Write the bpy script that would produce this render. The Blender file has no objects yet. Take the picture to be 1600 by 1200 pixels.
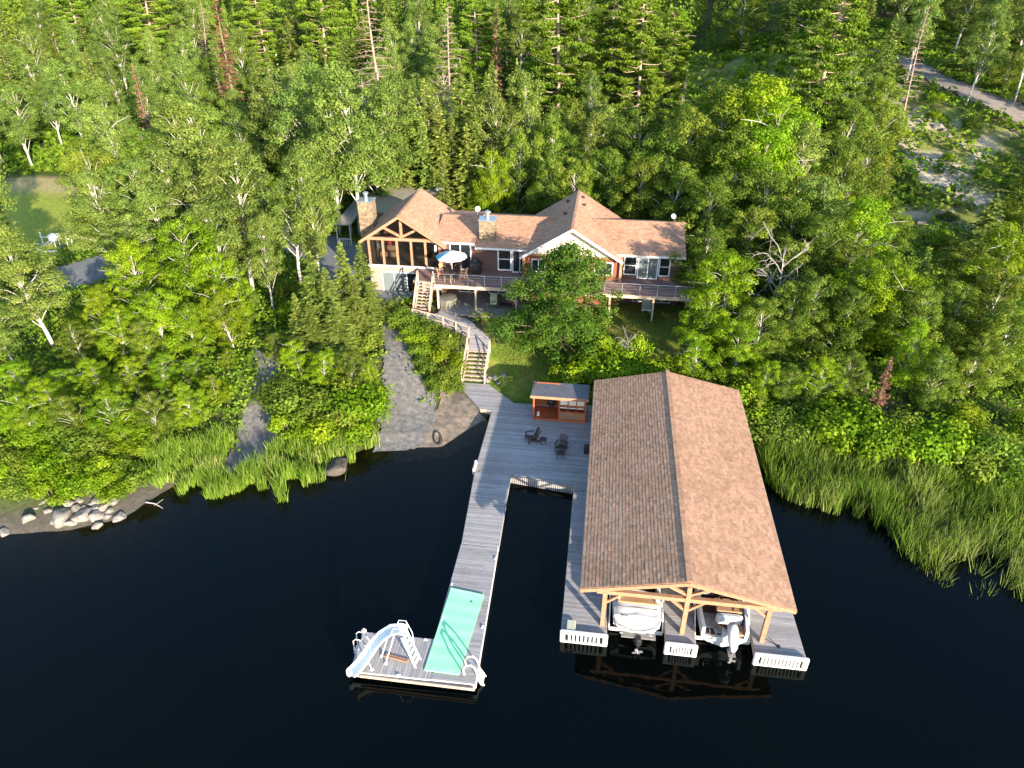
import bpy, math, random
import numpy as np
from mathutils import Vector, Matrix
R = math.radians
sc = bpy.context.scene
# ------------------------------------------------------------------ camera
cam_d = bpy.data.cameras.new('camera'); cam = bpy.data.objects.new('camera', cam_d)
sc.collection.objects.link(cam); sc.camera = cam
cam.location = (0, 0, 30); cam.rotation_euler = (R(58.6), 0, R(7.6))
cam_d.sensor_width = 36; cam_d.lens = 24.975; cam_d.clip_end = 2000; cam_d.clip_start = 0.5
# ------------------------------------------------------------------ sky, sun, exposure
SUN_AZ, SUN_EL = 142.1, 13.4           # azimuth clockwise from +Y
w = bpy.data.worlds.new("World"); sc.world = w; w.use_nodes = True
nt = w.node_tree
sky = nt.nodes.new('ShaderNodeTexSky'); sky.sky_type = 'NISHITA'; sky.sun_disc = False
sky.sun_elevation = R(SUN_EL); sky.sun_rotation = R(SUN_AZ); sky.air_density = 1.0; sky.dust_density = 0.6; sky.ozone_density = 2.2
bg = nt.nodes['Background']; bg.inputs[1].default_value = 0.15
nt.links.new(sky.outputs[0], bg.inputs[0])
sd = bpy.data.lights.new('sun', 'SUN'); sd.energy = 4.5; sd.angle = R(0.5); sd.color = (1.0, 0.87, 0.69)
so = bpy.data.objects.new('sun', sd); sc.collection.objects.link(so)
_a, _e = R(SUN_AZ), R(SUN_EL)
sv = Vector((math.sin(_a) * math.cos(_e), math.cos(_a) * math.cos(_e), math.sin(_e)))
so.rotation_euler = sv.to_track_quat('Z', 'Y').to_euler(); so.location = (40, -30, 60)
sc.view_settings.view_transform = 'Standard'; sc.view_settings.look = 'None'
sc.view_settings.exposure = 1.8; sc.view_settings.gamma = 1.0
sc.render.engine = 'CYCLES'
cy = sc.cycles
cy.use_denoising = True; cy.max_bounces = 7; cy.diffuse_bounces = 4; cy.glossy_bounces = 3
cy.transmission_bounces = 4; cy.transparent_max_bounces = 8; cy.caustics_reflective = False; cy.caustics_refractive = False

COL = sc.collection
rng = random.Random(7)
# ------------------------------------------------------------------ helpers
def at(px, py, b):
    """point at depth b (site Y) seen at photo pixel px,py (used to measure positions off the photo)"""
    th = R(7.6); f = 1110.; p = R(31.4)
    u = (px - 800) / f; v = (py - 600) / f
    dx = u; dy = math.cos(p) - v * math.sin(p); dz = -math.sin(p) - v * math.cos(p)
    dx, dy = dx * math.cos(th) - dy * math.sin(th), dx * math.sin(th) + dy * math.cos(th)
    t = b / dy
    return Vector((dx * t, b, 30 + dz * t))
def to_px(X, Y, Z):
    th = R(7.6); f = 1110.; p = R(31.4)
    X, Y = X * math.cos(th) + Y * math.sin(th), -X * math.sin(th) + Y * math.cos(th)
    z = Z - 30; d = Y * math.cos(p) - z * math.sin(p); up = Y * math.sin(p) + z * math.cos(p)
    return 800 + f * X / d, 600 - f * up / d

def tag(o, label=None, cat=None, group=None, kind=None):
    if label: o['label'] = label
    if cat: o['category'] = cat
    if group: o['group'] = group
    if kind: o['kind'] = kind
    return o
def thing(name, label, cat, loc=(0, 0, 0), rz=0, group=None):
    o = bpy.data.objects.new(name, None); COL.objects.link(o)
    o.location = loc; o.rotation_euler = (0, 0, rz); o.empty_display_size = 0.2
    return tag(o, label, cat, group)
def copy_tree(o, parent=None):
    c = o.copy(); COL.objects.link(c); c.parent = parent
    for ch in o.children: copy_tree(ch, c)
    return c

class MB:
    def __init__(s): s.v = []; s.f = []; s.r = []; s.m = []; s.mi = 0
    def add(s, vs, fs, r=None):
        n = len(s.v); s.v += [tuple(q) for q in vs]; r = rng.random() if r is None else r
        for f in fs: s.f.append([i + n for i in f]); s.r.append(r); s.m.append(s.mi)
        return s
    def box(s, c, d, rz=0, r=None, taper=1.0):
        cx, cy_, cz = c; a, b, h = d[0] / 2, d[1] / 2, d[2] / 2
        vs = []
        for z, k in ((-h, 1), (h, taper)):
            for x, y in ((-a, -b), (a, -b), (a, b), (-a, b)):
                x *= k; y *= k
                vs.append((cx + x * math.cos(rz) - y * math.sin(rz), cy_ + x * math.sin(rz) + y * math.cos(rz), cz + z))
        return s.add(vs, [(3, 2, 1, 0), (4, 5, 6, 7), (0, 1, 5, 4), (1, 2, 6, 5), (2, 3, 7, 6), (3, 0, 4, 7)], r)
    def bx(s, x0, x1, y0, y1, z0, z1, r=None):
        return s.box(((x0 + x1) / 2, (y0 + y1) / 2, (z0 + z1) / 2), (abs(x1 - x0), abs(y1 - y0), abs(z1 - z0)), 0, r)
    def cbox(s, c, d, ch=0.03, rz=0, r=None):
        """box with chamfered edges"""
        cx, cy_, cz = c; a, b, h = d[0] / 2, d[1] / 2, d[2] / 2; ch = min(ch, a * .9, b * .9, h * .9)
        rings = []
        for z, k in ((-h, ch), (-h + ch, 0), (h - ch, 0), (h, ch)):
            A, B = a - k, b - k; q = ch if k == 0 else ch * .6
            rings.append([(x, y, z) for x, y in ((-A + q, -B), (A - q, -B), (A, -B + q), (A, B - q), (A - q, B), (-A + q, B), (-A, B - q), (-A, -B + q))])
        vs = [(cx + x * math.cos(rz) - y * math.sin(rz), cy_ + x * math.sin(rz) + y * math.cos(rz), cz + z) for rg in rings for x, y, z in rg]
        fs = [tuple(range(7, -1, -1)), tuple(range(24, 32))]
        for k in range(3):
            for i in range(8): j = (i + 1) % 8; fs.append((k * 8 + i, k * 8 + j, k * 8 + 8 + j, k * 8 + 8 + i))
        return s.add(vs, fs, r)
    def beam(s, p0, p1, wd, ht, r=None):
        p0, p1 = Vector(p0), Vector(p1); d = (p1 - p0).normalized()
        up = Vector((0, 0, 1)) if abs(d.z) < .95 else Vector((0, 1, 0))
        sx = d.cross(up).normalized(); sz = sx.cross(d).normalized()
        vs = []
        for p in (p0, p1):
            for a, b in ((-1, -1), (1, -1), (1, 1), (-1, 1)): vs.append(p + sx * a * wd / 2 + sz * b * ht / 2)
        return s.add(vs, [(3, 2, 1, 0), (4, 5, 6, 7), (0, 1, 5, 4), (1, 2, 6, 5), (2, 3, 7, 6), (3, 0, 4, 7)], r)
    def tube(s, pts, rad, n=8, r=None, cap=True):
        pts = [Vector(p) for p in pts]; rads = rad if isinstance(rad, (list, tuple)) else [rad] * len(pts)
        vs = []; N = len(pts); prev = None
        for i, p in enumerate(pts):
            d = (pts[min(i + 1, N - 1)] - pts[max(i - 1, 0)]).normalized()
            if prev is None:
                up = Vector((0, 0, 1)) if abs(d.z) < .9 else Vector((1, 0, 0)); a = d.cross(up).normalized()
            else:
                a = (prev - d * prev.dot(d)); a = a.normalized() if a.length > 1e-6 else d.orthogonal().normalized()
            prev = a; b = d.cross(a)
            for k in range(n):
                t = 2 * math.pi * k / n; vs.append(p + (a * math.cos(t) + b * math.sin(t)) * rads[i])
        fs = []
        for i in range(N - 1):
            for k in range(n): j = (k + 1) % n; fs.append((i * n + k, i * n + j, (i + 1) * n + j, (i + 1) * n + k))
        if cap: fs.append(tuple(range(n - 1, -1, -1))); fs.append(tuple((N - 1) * n + k for k in range(n)))
        return s.add(vs, fs, r)
    def lathe(s, c, prof, n=16, r=None):
        vs = []; fs = []
        for rr, z in prof:
            for k in range(n): t = 2 * math.pi * k / n; vs.append((c[0] + rr * math.cos(t), c[1] + rr * math.sin(t), c[2] + z))
        for i in range(len(prof) - 1):
            for k in range(n): j = (k + 1) % n; fs.append((i * n + k, i * n + j, (i + 1) * n + j, (i + 1) * n + k))
        fs.append(tuple(range(n - 1, -1, -1))); fs.append(tuple((len(prof) - 1) * n + k for k in range(n)))
        return s.add(vs, fs, r)
    def prism(s, poly, z0, z1, r=None):
        n = len(poly); vs = [(x, y, z0) for x, y in poly] + [(x, y, z1) for x, y in poly]
        fs = [tuple(range(n - 1, -1, -1)), tuple(range(n, 2 * n))] + [(i, (i + 1) % n, n + (i + 1) % n, n + i) for i in range(n)]
        return s.add(vs, fs, r)
    def slab(s, q, t, r=None):
        """quad (4 pts, ccw seen from above) thickened downwards by t along its normal"""
        q = [Vector(p) for p in q]; nrm = (q[1] - q[0]).cross(q[-1] - q[0]).normalized(); n = len(q)
        vs = q + [p - nrm * t for p in q]
        fs = [tuple(range(n)), tuple(range(2 * n - 1, n - 1, -1))] + [((i + 1) % n, i, n + i, n + (i + 1) % n) for i in range(n)]
        return s.add(vs, fs, r)
    def grid(s, rows, r=None, flip=False):
        n = len(rows[0]); vs = [p for rw in rows for p in rw]; fs = []
        for i in range(len(rows) - 1):
            for k in range(n - 1):
                q = (i * n + k, i * n + k + 1, (i + 1) * n + k + 1, (i + 1) * n + k); fs.append(q[::-1] if flip else q)
        return s.add(vs, fs, r)
    def build(s, name, mats, parent=None, smooth=False, local=False):
        me = bpy.data.meshes.new(name)
        off = Vector((0, 0, 0))
        if parent is not None and not local: off = TW(parent)
        vs = [(x - off.x, y - off.y, z - off.z) for x, y, z in s.v] if off.length else s.v
        me.from_pydata(vs, [], s.f)
        mats = mats if isinstance(mats, (list, tuple)) else [mats]
        for m in mats: me.materials.append(m)
        if len(mats) > 1: me.polygons.foreach_set('material_index', s.m)
        at_ = me.attributes.new('rnd', 'FLOAT', 'FACE'); at_.data.foreach_set('value', s.r)
        if smooth: me.polygons.foreach_set('use_smooth', [True] * len(me.polygons))
        me.update()
        o = bpy.data.objects.new(name, me); COL.objects.link(o)
        if parent is not None: o.parent = parent
        return o
def TW(o):
    v = Vector((0, 0, 0))
    while o is not None: v += Vector(o.location); o = o.parent
    return v
def np_mesh(name, verts, faces_n, rnd, mat_, parent=None):
    """verts (N,3); quads are consecutive groups of faces_n vertices"""
    me = bpy.data.meshes.new(name); nv = len(verts); nf = nv // faces_n
    me.vertices.add(nv); me.vertices.foreach_set('co', np.asarray(verts, np.float32).ravel())
    me.loops.add(nv); me.loops.foreach_set('vertex_index', np.arange(nv, dtype=np.int32))
    me.polygons.add(nf); me.polygons.foreach_set('loop_start', np.arange(0, nv, faces_n, dtype=np.int32))
    me.polygons.foreach_set('loop_total', np.full(nf, faces_n, np.int32))
    a = me.attributes.new('rnd', 'FLOAT', 'FACE'); a.data.foreach_set('value', np.asarray(rnd, np.float32))
    me.materials.append(mat_); me.update(calc_edges=True)
    o = bpy.data.objects.new(name, me); COL.objects.link(o)
    if parent is not None: o.parent = parent
    return o
# ------------------------------------------------------------------ materials
def new_mat(name):
    m = bpy.data.materials.new(name); m.use_nodes = True; return m, m.node_tree, m.node_tree.nodes['Principled BSDF']
def ramp(nt, fac, stops):
    n = nt.nodes.new('ShaderNodeValToRGB'); nt.links.new(fac, n.inputs[0]); e = n.color_ramp.elements
    while len(e) < len(stops): e.new(0.5)
    for el, (p, c) in zip(e, stops): el.position = p; el.color = (*c, 1)
    return n.outputs[0]
def noise(nt, scale, detail=4, rough=.6, vec=None, sx=None):
    n = nt.nodes.new('ShaderNodeTexNoise'); n.inputs['Scale'].default_value = scale; n.inputs['Detail'].default_value = detail; n.inputs['Roughness'].default_value = rough
    tc = nt.nodes.new('ShaderNodeTexCoord'); src = tc.outputs['Object']
    if sx:
        mp = nt.nodes.new('ShaderNodeMapping'); mp.inputs['Scale'].default_value = sx; nt.links.new(src, mp.inputs[0]); src = mp.outputs[0]
    nt.links.new(src, n.inputs['Vector']); return n.outputs[0]
def mixc(nt, fac, a, b, mode='MIX'):
    n = nt.nodes.new('ShaderNodeMix'); n.data_type = 'RGBA'; n.blend_type = mode
    for sock, v in ((n.inputs[0], fac), (n.inputs[6], a), (n.inputs[7], b)):
        if hasattr(v, 'default_value') or hasattr(v, 'is_linked'): nt.links.new(v, sock)
        elif isinstance(v, (int, float)): sock.default_value = v
        else: sock.default_value = (*v, 1)
    return n.outputs[2]
def attr(nt, name='rnd'):
    n = nt.nodes.new('ShaderNodeAttribute'); n.attribute_name = name; return n.outputs['Fac']
def bump(nt, b, h, strength=.3, dist=.02):
    n = nt.nodes.new('ShaderNodeBump'); n.inputs['Strength'].default_value = strength; n.inputs['Distance'].default_value = dist
    nt.links.new(h, n.inputs['Height']); nt.links.new(n.outputs[0], b.inputs['Normal'])
def mat(name, c1, c2=None, rough=.7, scale=6, sx=None, spec=.3, metal=0, bmp=0, rv=0.0, c3=None, stain=False):
    """two-tone noise material; rv: how much each piece's own random value changes its brightness"""
    m, nt, b = new_mat(name); b.inputs['Roughness'].default_value = rough; b.inputs['Specular IOR Level'].default_value = spec; b.inputs['Metallic'].default_value = metal
    c2 = c2 or tuple(min(1, x * 1.25) for x in c1)
    nz = noise(nt, scale, 5, .65, sx=sx)
    stops = [(.3, c1), (.7, c2)] if not c3 else [(.28, c1), (.5, c2), (.72, c3)]
    c = ramp(nt, nz, stops)
    if rv:
        v = ramp(nt, attr(nt), [(0, (1 - rv,) * 3), (1, (1 + rv * .0 + 0,) * 3)]); c = mixc(nt, 1.0, c, v, 'MULTIPLY')
    if stain:
        st = ramp(nt, noise(nt, .22, 6, .7, sx=(1, 1, 1)), [(.3, (.78, .76, .70)), (.55, (1, 1, 1))]); c = mixc(nt, 1.0, c, st, 'MULTIPLY')
    nt.links.new(c, b.inputs['Base Color'])
    if bmp: bump(nt, b, nz, .5, bmp)
    return m
def leaf_mat(name, ca, cb, cc=None, trans=.35, hue=.018):
    m, nt, b = new_mat(name); nt.nodes.remove(b); out = nt.nodes['Material Output']
    cc = cc or cb
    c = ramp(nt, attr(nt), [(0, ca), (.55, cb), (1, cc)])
    oi = nt.nodes.new('ShaderNodeObjectInfo'); hs = nt.nodes.new('ShaderNodeHueSaturation')
    mr = nt.nodes.new('ShaderNodeMapRange'); mr.inputs['To Min'].default_value = .5 - hue; mr.inputs['To Max'].default_value = .5 + hue * .6
    nt.links.new(oi.outputs['Random'], mr.inputs[0]); nt.links.new(mr.outputs[0], hs.inputs['Hue'])
    m2 = nt.nodes.new('ShaderNodeMath'); m2.operation = 'MULTIPLY_ADD'; m2.inputs[1].default_value = 7.3; m2.inputs[2].default_value = 0
    nt.links.new(oi.outputs['Random'], m2.inputs[0]); fr = nt.nodes.new('ShaderNodeMath'); fr.operation = 'FRACT'; nt.links.new(m2.outputs[0], fr.inputs[0])
    mv = nt.nodes.new('ShaderNodeMapRange'); mv.inputs['To Min'].default_value = .8; mv.inputs['To Max'].default_value = 1.2
    nt.links.new(fr.outputs[0], mv.inputs[0]); nt.links.new(mv.outputs[0], hs.inputs['Value']); nt.links.new(c, hs.inputs['Color'])
    d = nt.nodes.new('ShaderNodeBsdfDiffuse'); t = nt.nodes.new('ShaderNodeBsdfTranslucent'); g = nt.nodes.new('ShaderNodeBsdfGlossy'); g.inputs['Roughness'].default_value = .5
    g.inputs['Color'].default_value = (.6, .6, .6, 1)
    for n in (d, t): nt.links.new(hs.outputs[0], n.inputs['Color'])
    x = nt.nodes.new('ShaderNodeMixShader'); x.inputs[0].default_value = trans; nt.links.new(d.outputs[0], x.inputs[1]); nt.links.new(t.outputs[0], x.inputs[2])
    y = nt.nodes.new('ShaderNodeMixShader'); y.inputs[0].default_value = .012; nt.links.new(x.outputs[0], y.inputs[1]); nt.links.new(g.outputs[0], y.inputs[2])
    nt.links.new(y.outputs[0], out.inputs['Surface'])
    return m

M = {}
M['plank'] = mat('weathered_planks', (.27, .25, .245), (.355, .335, .335), .85, 1.6, sx=(1, 9, 1), rv=.3, c3=(.43, .41, .42), stain=True)
M['plank_y'] = mat('weathered_planks_long', (.27, .25, .245), (.355, .335, .335), .85, 1.6, sx=(9, 1, 1), rv=.3, c3=(.43, .41, .42))
M['deck'] = mat('stained_deck', (.20, .115, .09), (.33, .20, .16), .8, 1.8, sx=(1, 8, 1), rv=.3)
M['cedar'] = mat('cedar_timber', (.30, .155, .09), (.42, .235, .145), .6, 5, sx=(1, 1, 1), rv=.15)
M['cedar_red'] = mat('red_cedar_stain', (.33, .075, .03), (.48, .13, .05), .5, 5, rv=.2)
M['rim'] = mat('deck_rim', (.42, .30, .22), (.60, .46, .36), .8, 4, rv=.2)
M['shingle'] = mat('brown_shingles', (.345, .182, .108), (.455, .262, .163), .9, 6, rv=.3, c3=(.54, .337, .222), bmp=.01, stain=True)
M['shingle2'] = mat('house_shingles', (.37, .19, .12), (.48, .27, .17), .9, 4, rv=.26, c3=(.55, .33, .225), bmp=.01, stain=True)
M['grey_roof'] = mat('grey_roof', (.10, .10, .11), (.16, .16, .17), .8, 3)
M['olive_roof'] = mat('olive_grey_roof', (.21, .19, .14), (.28, .25, .19), .85, 2)
M['soffit'] = mat('soffit_wood', (.22, .12, .07), (.30, .17, .10), .8, 4)
M['white'] = mat('white_paint', (.62, .62, .62), (.70, .70, .70), .45, 3, spec=.5)
M['vinyl'] = mat('white_vinyl', (.56, .55, .54), (.66, .65, .64), .5, 4)
M['gel'] = mat('white_gelcoat', (.44, .45, .47), (.49, .49, .50), .25, 2, spec=.6)
M['slide'] = mat('slide_white', (.78, .79, .72), (.82, .82, .76), .3, 1.5, spec=.5)
M['tan'] = mat('tan_vinyl', (.33, .19, .10), (.42, .25, .14), .5, 3)
M['greyvinyl'] = mat('grey_vinyl', (.16, .15, .14), (.22, .21, .20), .5, 3)
M['boatdark'] = mat('dark_carpet', (.05, .025, .025), (.09, .05, .045), .8, 5)
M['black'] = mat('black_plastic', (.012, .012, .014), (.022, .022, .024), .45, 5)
M['brownplastic'] = mat('dark_brown_plastic', (.035, .022, .02), (.06, .04, .035), .5, 5)
M['metal'] = mat('galvanised', (.45, .46, .48), (.60, .61, .62), .35, 6, metal=.8)
M['alu'] = mat('aluminium_white', (.62, .63, .65), (.74, .75, .76), .35, 6, spec=.5)
M['brown_wall'] = mat('brown_siding', (.095, .052, .045), (.135, .075, .062), .75, 3, sx=(1, 1, 8))
M['red_wall'] = mat('red_brown_siding', (.17, .055, .035), (.25, .085, .05), .75, 3, sx=(1, 1, 8))
M['stucco'] = mat('tan_stucco', (.27, .20, .17), (.34, .26, .22), .9, 5)
M['cream'] = mat('cream_stucco', (.66, .58, .47), (.74, .67, .56), .9, 4)
M['curtain'] = mat('curtain', (.62, .64, .62), (.74, .75, .72), .8, 5, sx=(6, 1, .3))
M['stone'] = mat('chimney_stone', (.13, .095, .06), (.27, .20, .13), .9, 4, bmp=.03, rv=.4, c3=(.36, .28, .18))
M['wood_in'] = mat('interior_wood', (.10, .05, .03), (.16, .085, .05), .6, 4)
M['mint'] = mat('mint_foam', (.28, .76, .40), (.33, .80, .45), .7, .8, rv=.0)
M['paver'] = mat('patio_pavers', (.22, .20, .18), (.34, .31, .28), .9, 3, rv=.25)
M['rock'] = mat('granite', (.10, .09, .08), (.20, .18, .16), .9, 3, bmp=.05, c3=(.29, .265, .24))
M['wetrock'] = mat('dark_granite', (.045, .037, .03), (.12, .10, .08), .9, 3, bmp=.04)
M['umb'] = mat('umbrella_white', (.82, .79, .72), (.84, .82, .76), .8, 2)
M['umbb'] = mat('umbrella_blue', (.04, .26, .42), (.06, .30, .46), .8, 2)
M['orange'] = mat('orange_fabric', (.62, .16, .03), (.7, .22, .05), .8, 4)
M['sage'] = mat('sage_cushion', (.30, .33, .22), (.42, .44, .31), .9, 4)
M['tubcover'] = mat('taupe_cover', (.13, .125, .10), (.18, .17, .14), .8, 3)
M['red'] = mat('red_cloth', (.45, .04, .03), (.55, .06, .04), .7, 4)
M['yellowgreen'] = mat('faded_mat', (.42, .42, .30), (.5, .5, .38), .8, 4)
M['bark_white'] = mat('pale_bark', (.34, .31, .27), (.62, .58, .52), .9, 7, sx=(1, 1, .5))
M['bark'] = mat('grey_brown_bark', (.12, .085, .06), (.24, .18, .13), .95, 8, sx=(2, 2, .5))
M['bark_dead'] = mat('bleached_wood', (.26, .23, .21), (.42, .39, .36), .9, 6)
M['bark_pine'] = mat('pine_bark', (.24, .17, .12), (.42, .32, .24), .95, 6)
M['pool_grey'] = mat('pole_grey', (.5, .5, .47), (.6, .6, .56), .7, 6)
def glass_mat(name, tint, tr):
    m, nt, b = new_mat(name); out = nt.nodes['Material Output']; nt.nodes.remove(b)
    t = nt.nodes.new('ShaderNodeBsdfTransparent'); t.inputs[0].default_value = (*tint, 1)
    g = nt.nodes.new('ShaderNodeBsdfGlossy'); g.inputs['Roughness'].default_value = .03
    d = nt.nodes.new('ShaderNodeBsdfDiffuse'); d.inputs[0].default_value = (.02, .025, .03, 1)
    x = nt.nodes.new('ShaderNodeMixShader'); x.inputs[0].default_value = tr; nt.links.new(d.outputs[0], x.inputs[1]); nt.links.new(t.outputs[0], x.inputs[2])
    fz = nt.nodes.new('ShaderNodeFresnel'); fz.inputs[0].default_value = 1.5
    y = nt.nodes.new('ShaderNodeMixShader'); nt.links.new(fz.outputs[0], y.inputs[0]); nt.links.new(x.outputs[0], y.inputs[1]); nt.links.new(g.outputs[0], y.inputs[2])
    nt.links.new(y.outputs[0], out.inputs['Surface']); return m
M['glass'] = glass_mat('window_glass', (.85, .88, .9), .88)
M['glass_dark'] = glass_mat('dark_glass', (.6, .65, .68), .25)
# foliage
M['lf_yellow'] = leaf_mat('leaf_yellow_green', (.09, .17, .006), (.19, .31, .010), (.34, .42, .02), .45)
M['lf_aspen'] = leaf_mat('leaf_aspen', (.105, .17, .030), (.195, .28, .05), (.32, .40, .09), .48)
M['lf_green'] = leaf_mat('leaf_mid_green', (.07, .125, .012), (.14, .215, .022), (.27, .32, .04), .46)
M['lf_oak'] = leaf_mat('leaf_oak', (.035, .095, .010), (.08, .17, .016), (.19, .24, .035), .35)
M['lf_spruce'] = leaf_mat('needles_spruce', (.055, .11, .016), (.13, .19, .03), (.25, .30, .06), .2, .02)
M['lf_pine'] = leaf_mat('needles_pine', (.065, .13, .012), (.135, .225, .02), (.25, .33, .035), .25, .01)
M['lf_dead'] = leaf_mat('needles_dead', (.12, .05, .03), (.21, .10, .06), (.32, .19, .12), .15, .01)
M['lf_deadgrey'] = leaf_mat('twigs_dead', (.14, .09, .065), (.22, .15, .11), (.3, .22, .17), .1, .01)
M['reed'] = leaf_mat('reed_blades', (.075, .16, .012), (.19, .30, .03), (.48, .46, .19), .45, .0)
M['under'] = leaf_mat('undergrowth_leaves', (.06, .12, .008), (.13, .23, .014), (.27, .33, .04), .35, .0)
# ------------------------------------------------------------------ terrain
SH = np.array([[-200, 24], [-60, 25], [-42, 25.6], [-34.5, 27.5], [-31, 28.3], [-28.2, 29.8], [-27.6, 31.5], [-26.5, 33.8], [-24, 35.3], [-21, 35.2], [-19, 36.6],
               [-17, 37.2], [-15.2, 39.2], [-12.5, 39.7], [-10.6, 40], [-9.4, 42.0], [-8.3, 43.6], [-6, 44.4], [0, 45], [10.5, 43.8], [12, 41.5], [16, 40], [22, 38.5], [28, 37], [60, 33], [200, 28]])
def sstep(a, b, x): t = np.clip((x - a) / (b - a), 0, 1); return t * t * (3 - 2 * t)
def shore_d(x, y):
    x = np.asarray(x, float); y = np.asarray(y, float); best = np.full(np.broadcast(x, y).shape, 1e9)
    for (x0, y0), (x1, y1) in zip(SH[:-1], SH[1:]):
        dx, dy = x1 - x0, y1 - y0; t = np.clip(((x - x0) * dx + (y - y0) * dy) / (dx * dx + dy * dy), 0, 1)
        best = np.minimum(best, np.hypot(x - x0 - t * dx, y - y0 - t * dy))
    return np.where(y > np.interp(x, SH[:, 0], SH[:, 1]), best, -best)
def vnoise(x, y, s, seed=0):
    """smooth value noise"""
    x = np.asarray(x, float) / s; y = np.asarray(y, float) / s; xi = np.floor(x).astype(int); yi = np.floor(y).astype(int); fx = x - xi; fy = y - yi
    fx = fx * fx * (3 - 2 * fx); fy = fy * fy * (3 - 2 * fy)
    def h(a, b): n = np.sin(a * 127.1 + b * 311.7 + seed * 74.7) * 43758.5453; return n - np.floor(n)
    return (h(xi, yi) * (1 - fx) + h(xi + 1, yi) * fx) * (1 - fy) + (h(xi, yi + 1) * (1 - fx) + h(xi + 1, yi + 1) * fx) * fy
def H(x, y):
    x = np.asarray(x, float); y = np.asarray(y, float); d = shore_d(x, y)
    land = 2.3 * sstep(0, 11, d) + .25 * np.clip(d, 0, .8)
    rough = 1 - np.exp(-np.clip(d, 0, 50) / 6)
    out = ((x < -24) | (x > 12) | (y > 76)) * 1.0
    land = land + rough * (.25 * (vnoise(x, y, 5) - .5) + out * .6 * (vnoise(x, y, 13, 3) - .5) * sstep(60, 90, y))
    bxd = np.hypot(np.maximum(np.abs(x + 9.35) - 1.45, 0), np.maximum(np.abs(y - 45.4) - 2.15, 0)); land = np.minimum(land, .40 + .55 * bxd)
    land = land + 8.5 * sstep(78, 125, y) * sstep(0, 50, x) + 5 * sstep(95, 175, y) + 14 * sstep(172, 235, y)
    bed = np.maximum(-2.6, .15 * d - .12 * np.clip(-d - 3, 0, 30))
    return np.where(d > 0, land, bed)
def Hs(x, y): return float(H(x, y))
def ray_ground(px, py):
    a = at(px, py, 30); c = Vector((0, 0, 30)); d = (a - c).normalized(); t = 20.
    while t < 600:
        q = c + d * t
        if q.z < Hs(q.x, q.y): return q
        t += .5
    return q
def pxpoly(*pts): return [(q.x, q.y) for q in (ray_ground(*p) for p in pts)]
def in_poly(x, y, poly):
    x = np.asarray(x); y = np.asarray(y); ins = np.zeros(x.shape, bool); n = len(poly)
    for i in range(n):
        x0, y0 = poly[i]; x1, y1 = poly[(i + 1) % n]
        c = ((y0 > y) != (y1 > y)); xx = (x1 - x0) * (y - y0) / ((y1 - y0) if y1 != y0 else 1e-9) + x0
        ins ^= (c & (x < xx))
    return ins
RAMP = [(-20.3, 57.5), (-17.9, 51), (-16.2, 46), (-15.4, 42), (-15.1, 38.2), (-13, 38.4), (-11.6, 39.4), (-11.3, 42.2), (-12.3, 44.6), (-14.0, 47.5), (-15.6, 51), (-17.2, 54.5), (-18.3, 58)]
BEACH = [(-15.3, 40.4), (-15.1, 37.6), (-12.5, 37.8), (-9.6, 38.4), (-7.6, 42.6), (-9.2, 45.6), (-10.6, 46.8), (-12.2, 45.8), (-11.6, 43.5), (-12.6, 41.2)]
GRAV2 = [(-27.5, 47.5), (-25.6, 44), (-24.8, 40), (-24.6, 33.9), (-21.0, 33.9), (-21.8, 38.5), (-23.0, 42), (-24.8, 46)]
LAWN = [(-8.3, 47), (-5, 45.2), (9, 45.5), (9, 60), (-9.5, 60), (-9.5, 52)]
CLEAR = [(-80, 62), (-57, 62), (-55, 68), (-60, 80), (-70, 92), (-86, 92)]
ROCKHILL = [(30, 104), (52, 84), (74, 80), (66, 104), (52, 128), (34, 150)]
xs = np.concatenate([np.arange(-320, -62, 6.), np.arange(-62, 44, .6), np.arange(44, 100, 2.), np.arange(100, 330, 8.)])
ys = np.concatenate([np.arange(-4, 22, 6.), np.arange(22, 80, .6), np.arange(80, 190, 2.), np.arange(190, 420, 10.)])
XX, YY = np.meshgrid(xs, ys); ZZ = H(XX, YY)
nx, ny = len(xs), len(ys)
me = bpy.data.meshes.new('ground'); idx = np.arange(nx * ny).reshape(ny, nx)
quads = np.stack([idx[:-1, :-1], idx[:-1, 1:], idx[1:, 1:], idx[1:, :-1]], -1).reshape(-1, 4)
me.from_pydata(np.stack([XX, YY, ZZ], -1).reshape(-1, 3).tolist(), [], quads.tolist())
D = shore_d(XX, YY)
n1 = vnoise(XX, YY, 2.2, 1); n2 = vnoise(XX, YY, .9, 2); n3 = vnoise(XX, YY, 6, 5)
def lerp(a, b, t): a = np.asarray(a); b = np.asarray(b); a = a[None, None, :] if a.ndim == 1 else a; b = b[None, None, :] if b.ndim == 1 else b; return a * (1 - t[..., None]) + b * t[..., None]
A = np.array
c = lerp(A([.045, .05, .02]), A([.11, .09, .05]), n1 * .7 + n2 * .3)
c = lerp(c, A([.075, .11, .022]), sstep(.35, .75, n3))
lw = in_poly(XX, YY, LAWN) * 1.0
lc = lerp(A([.11, .17, .02]), A([.24, .23, .05]), sstep(.35, .75, n1 * .6 + n2 * .4)); c = c * (1 - lw[..., None]) + lc * lw[..., None]
cl = in_poly(XX, YY, CLEAR) * 1.0
cc_ = lerp(A([.30, .34, .05]), A([.40, .33, .15]), sstep(83, 89, YY + 4 * n1)); c = c * (1 - cl[..., None]) + cc_ * cl[..., None]
HILLS = [pxpoly((1385, 125), (1470, 165), (1600, 215), (1600, 300), (1530, 330), (1440, 290), (1385, 200)), pxpoly((1400, 325), (1570, 335), (1570, 400), (1420, 385)), pxpoly((1060, 75), (1250, 85), (1290, 150), (1180, 160), (1060, 130))]
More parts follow.
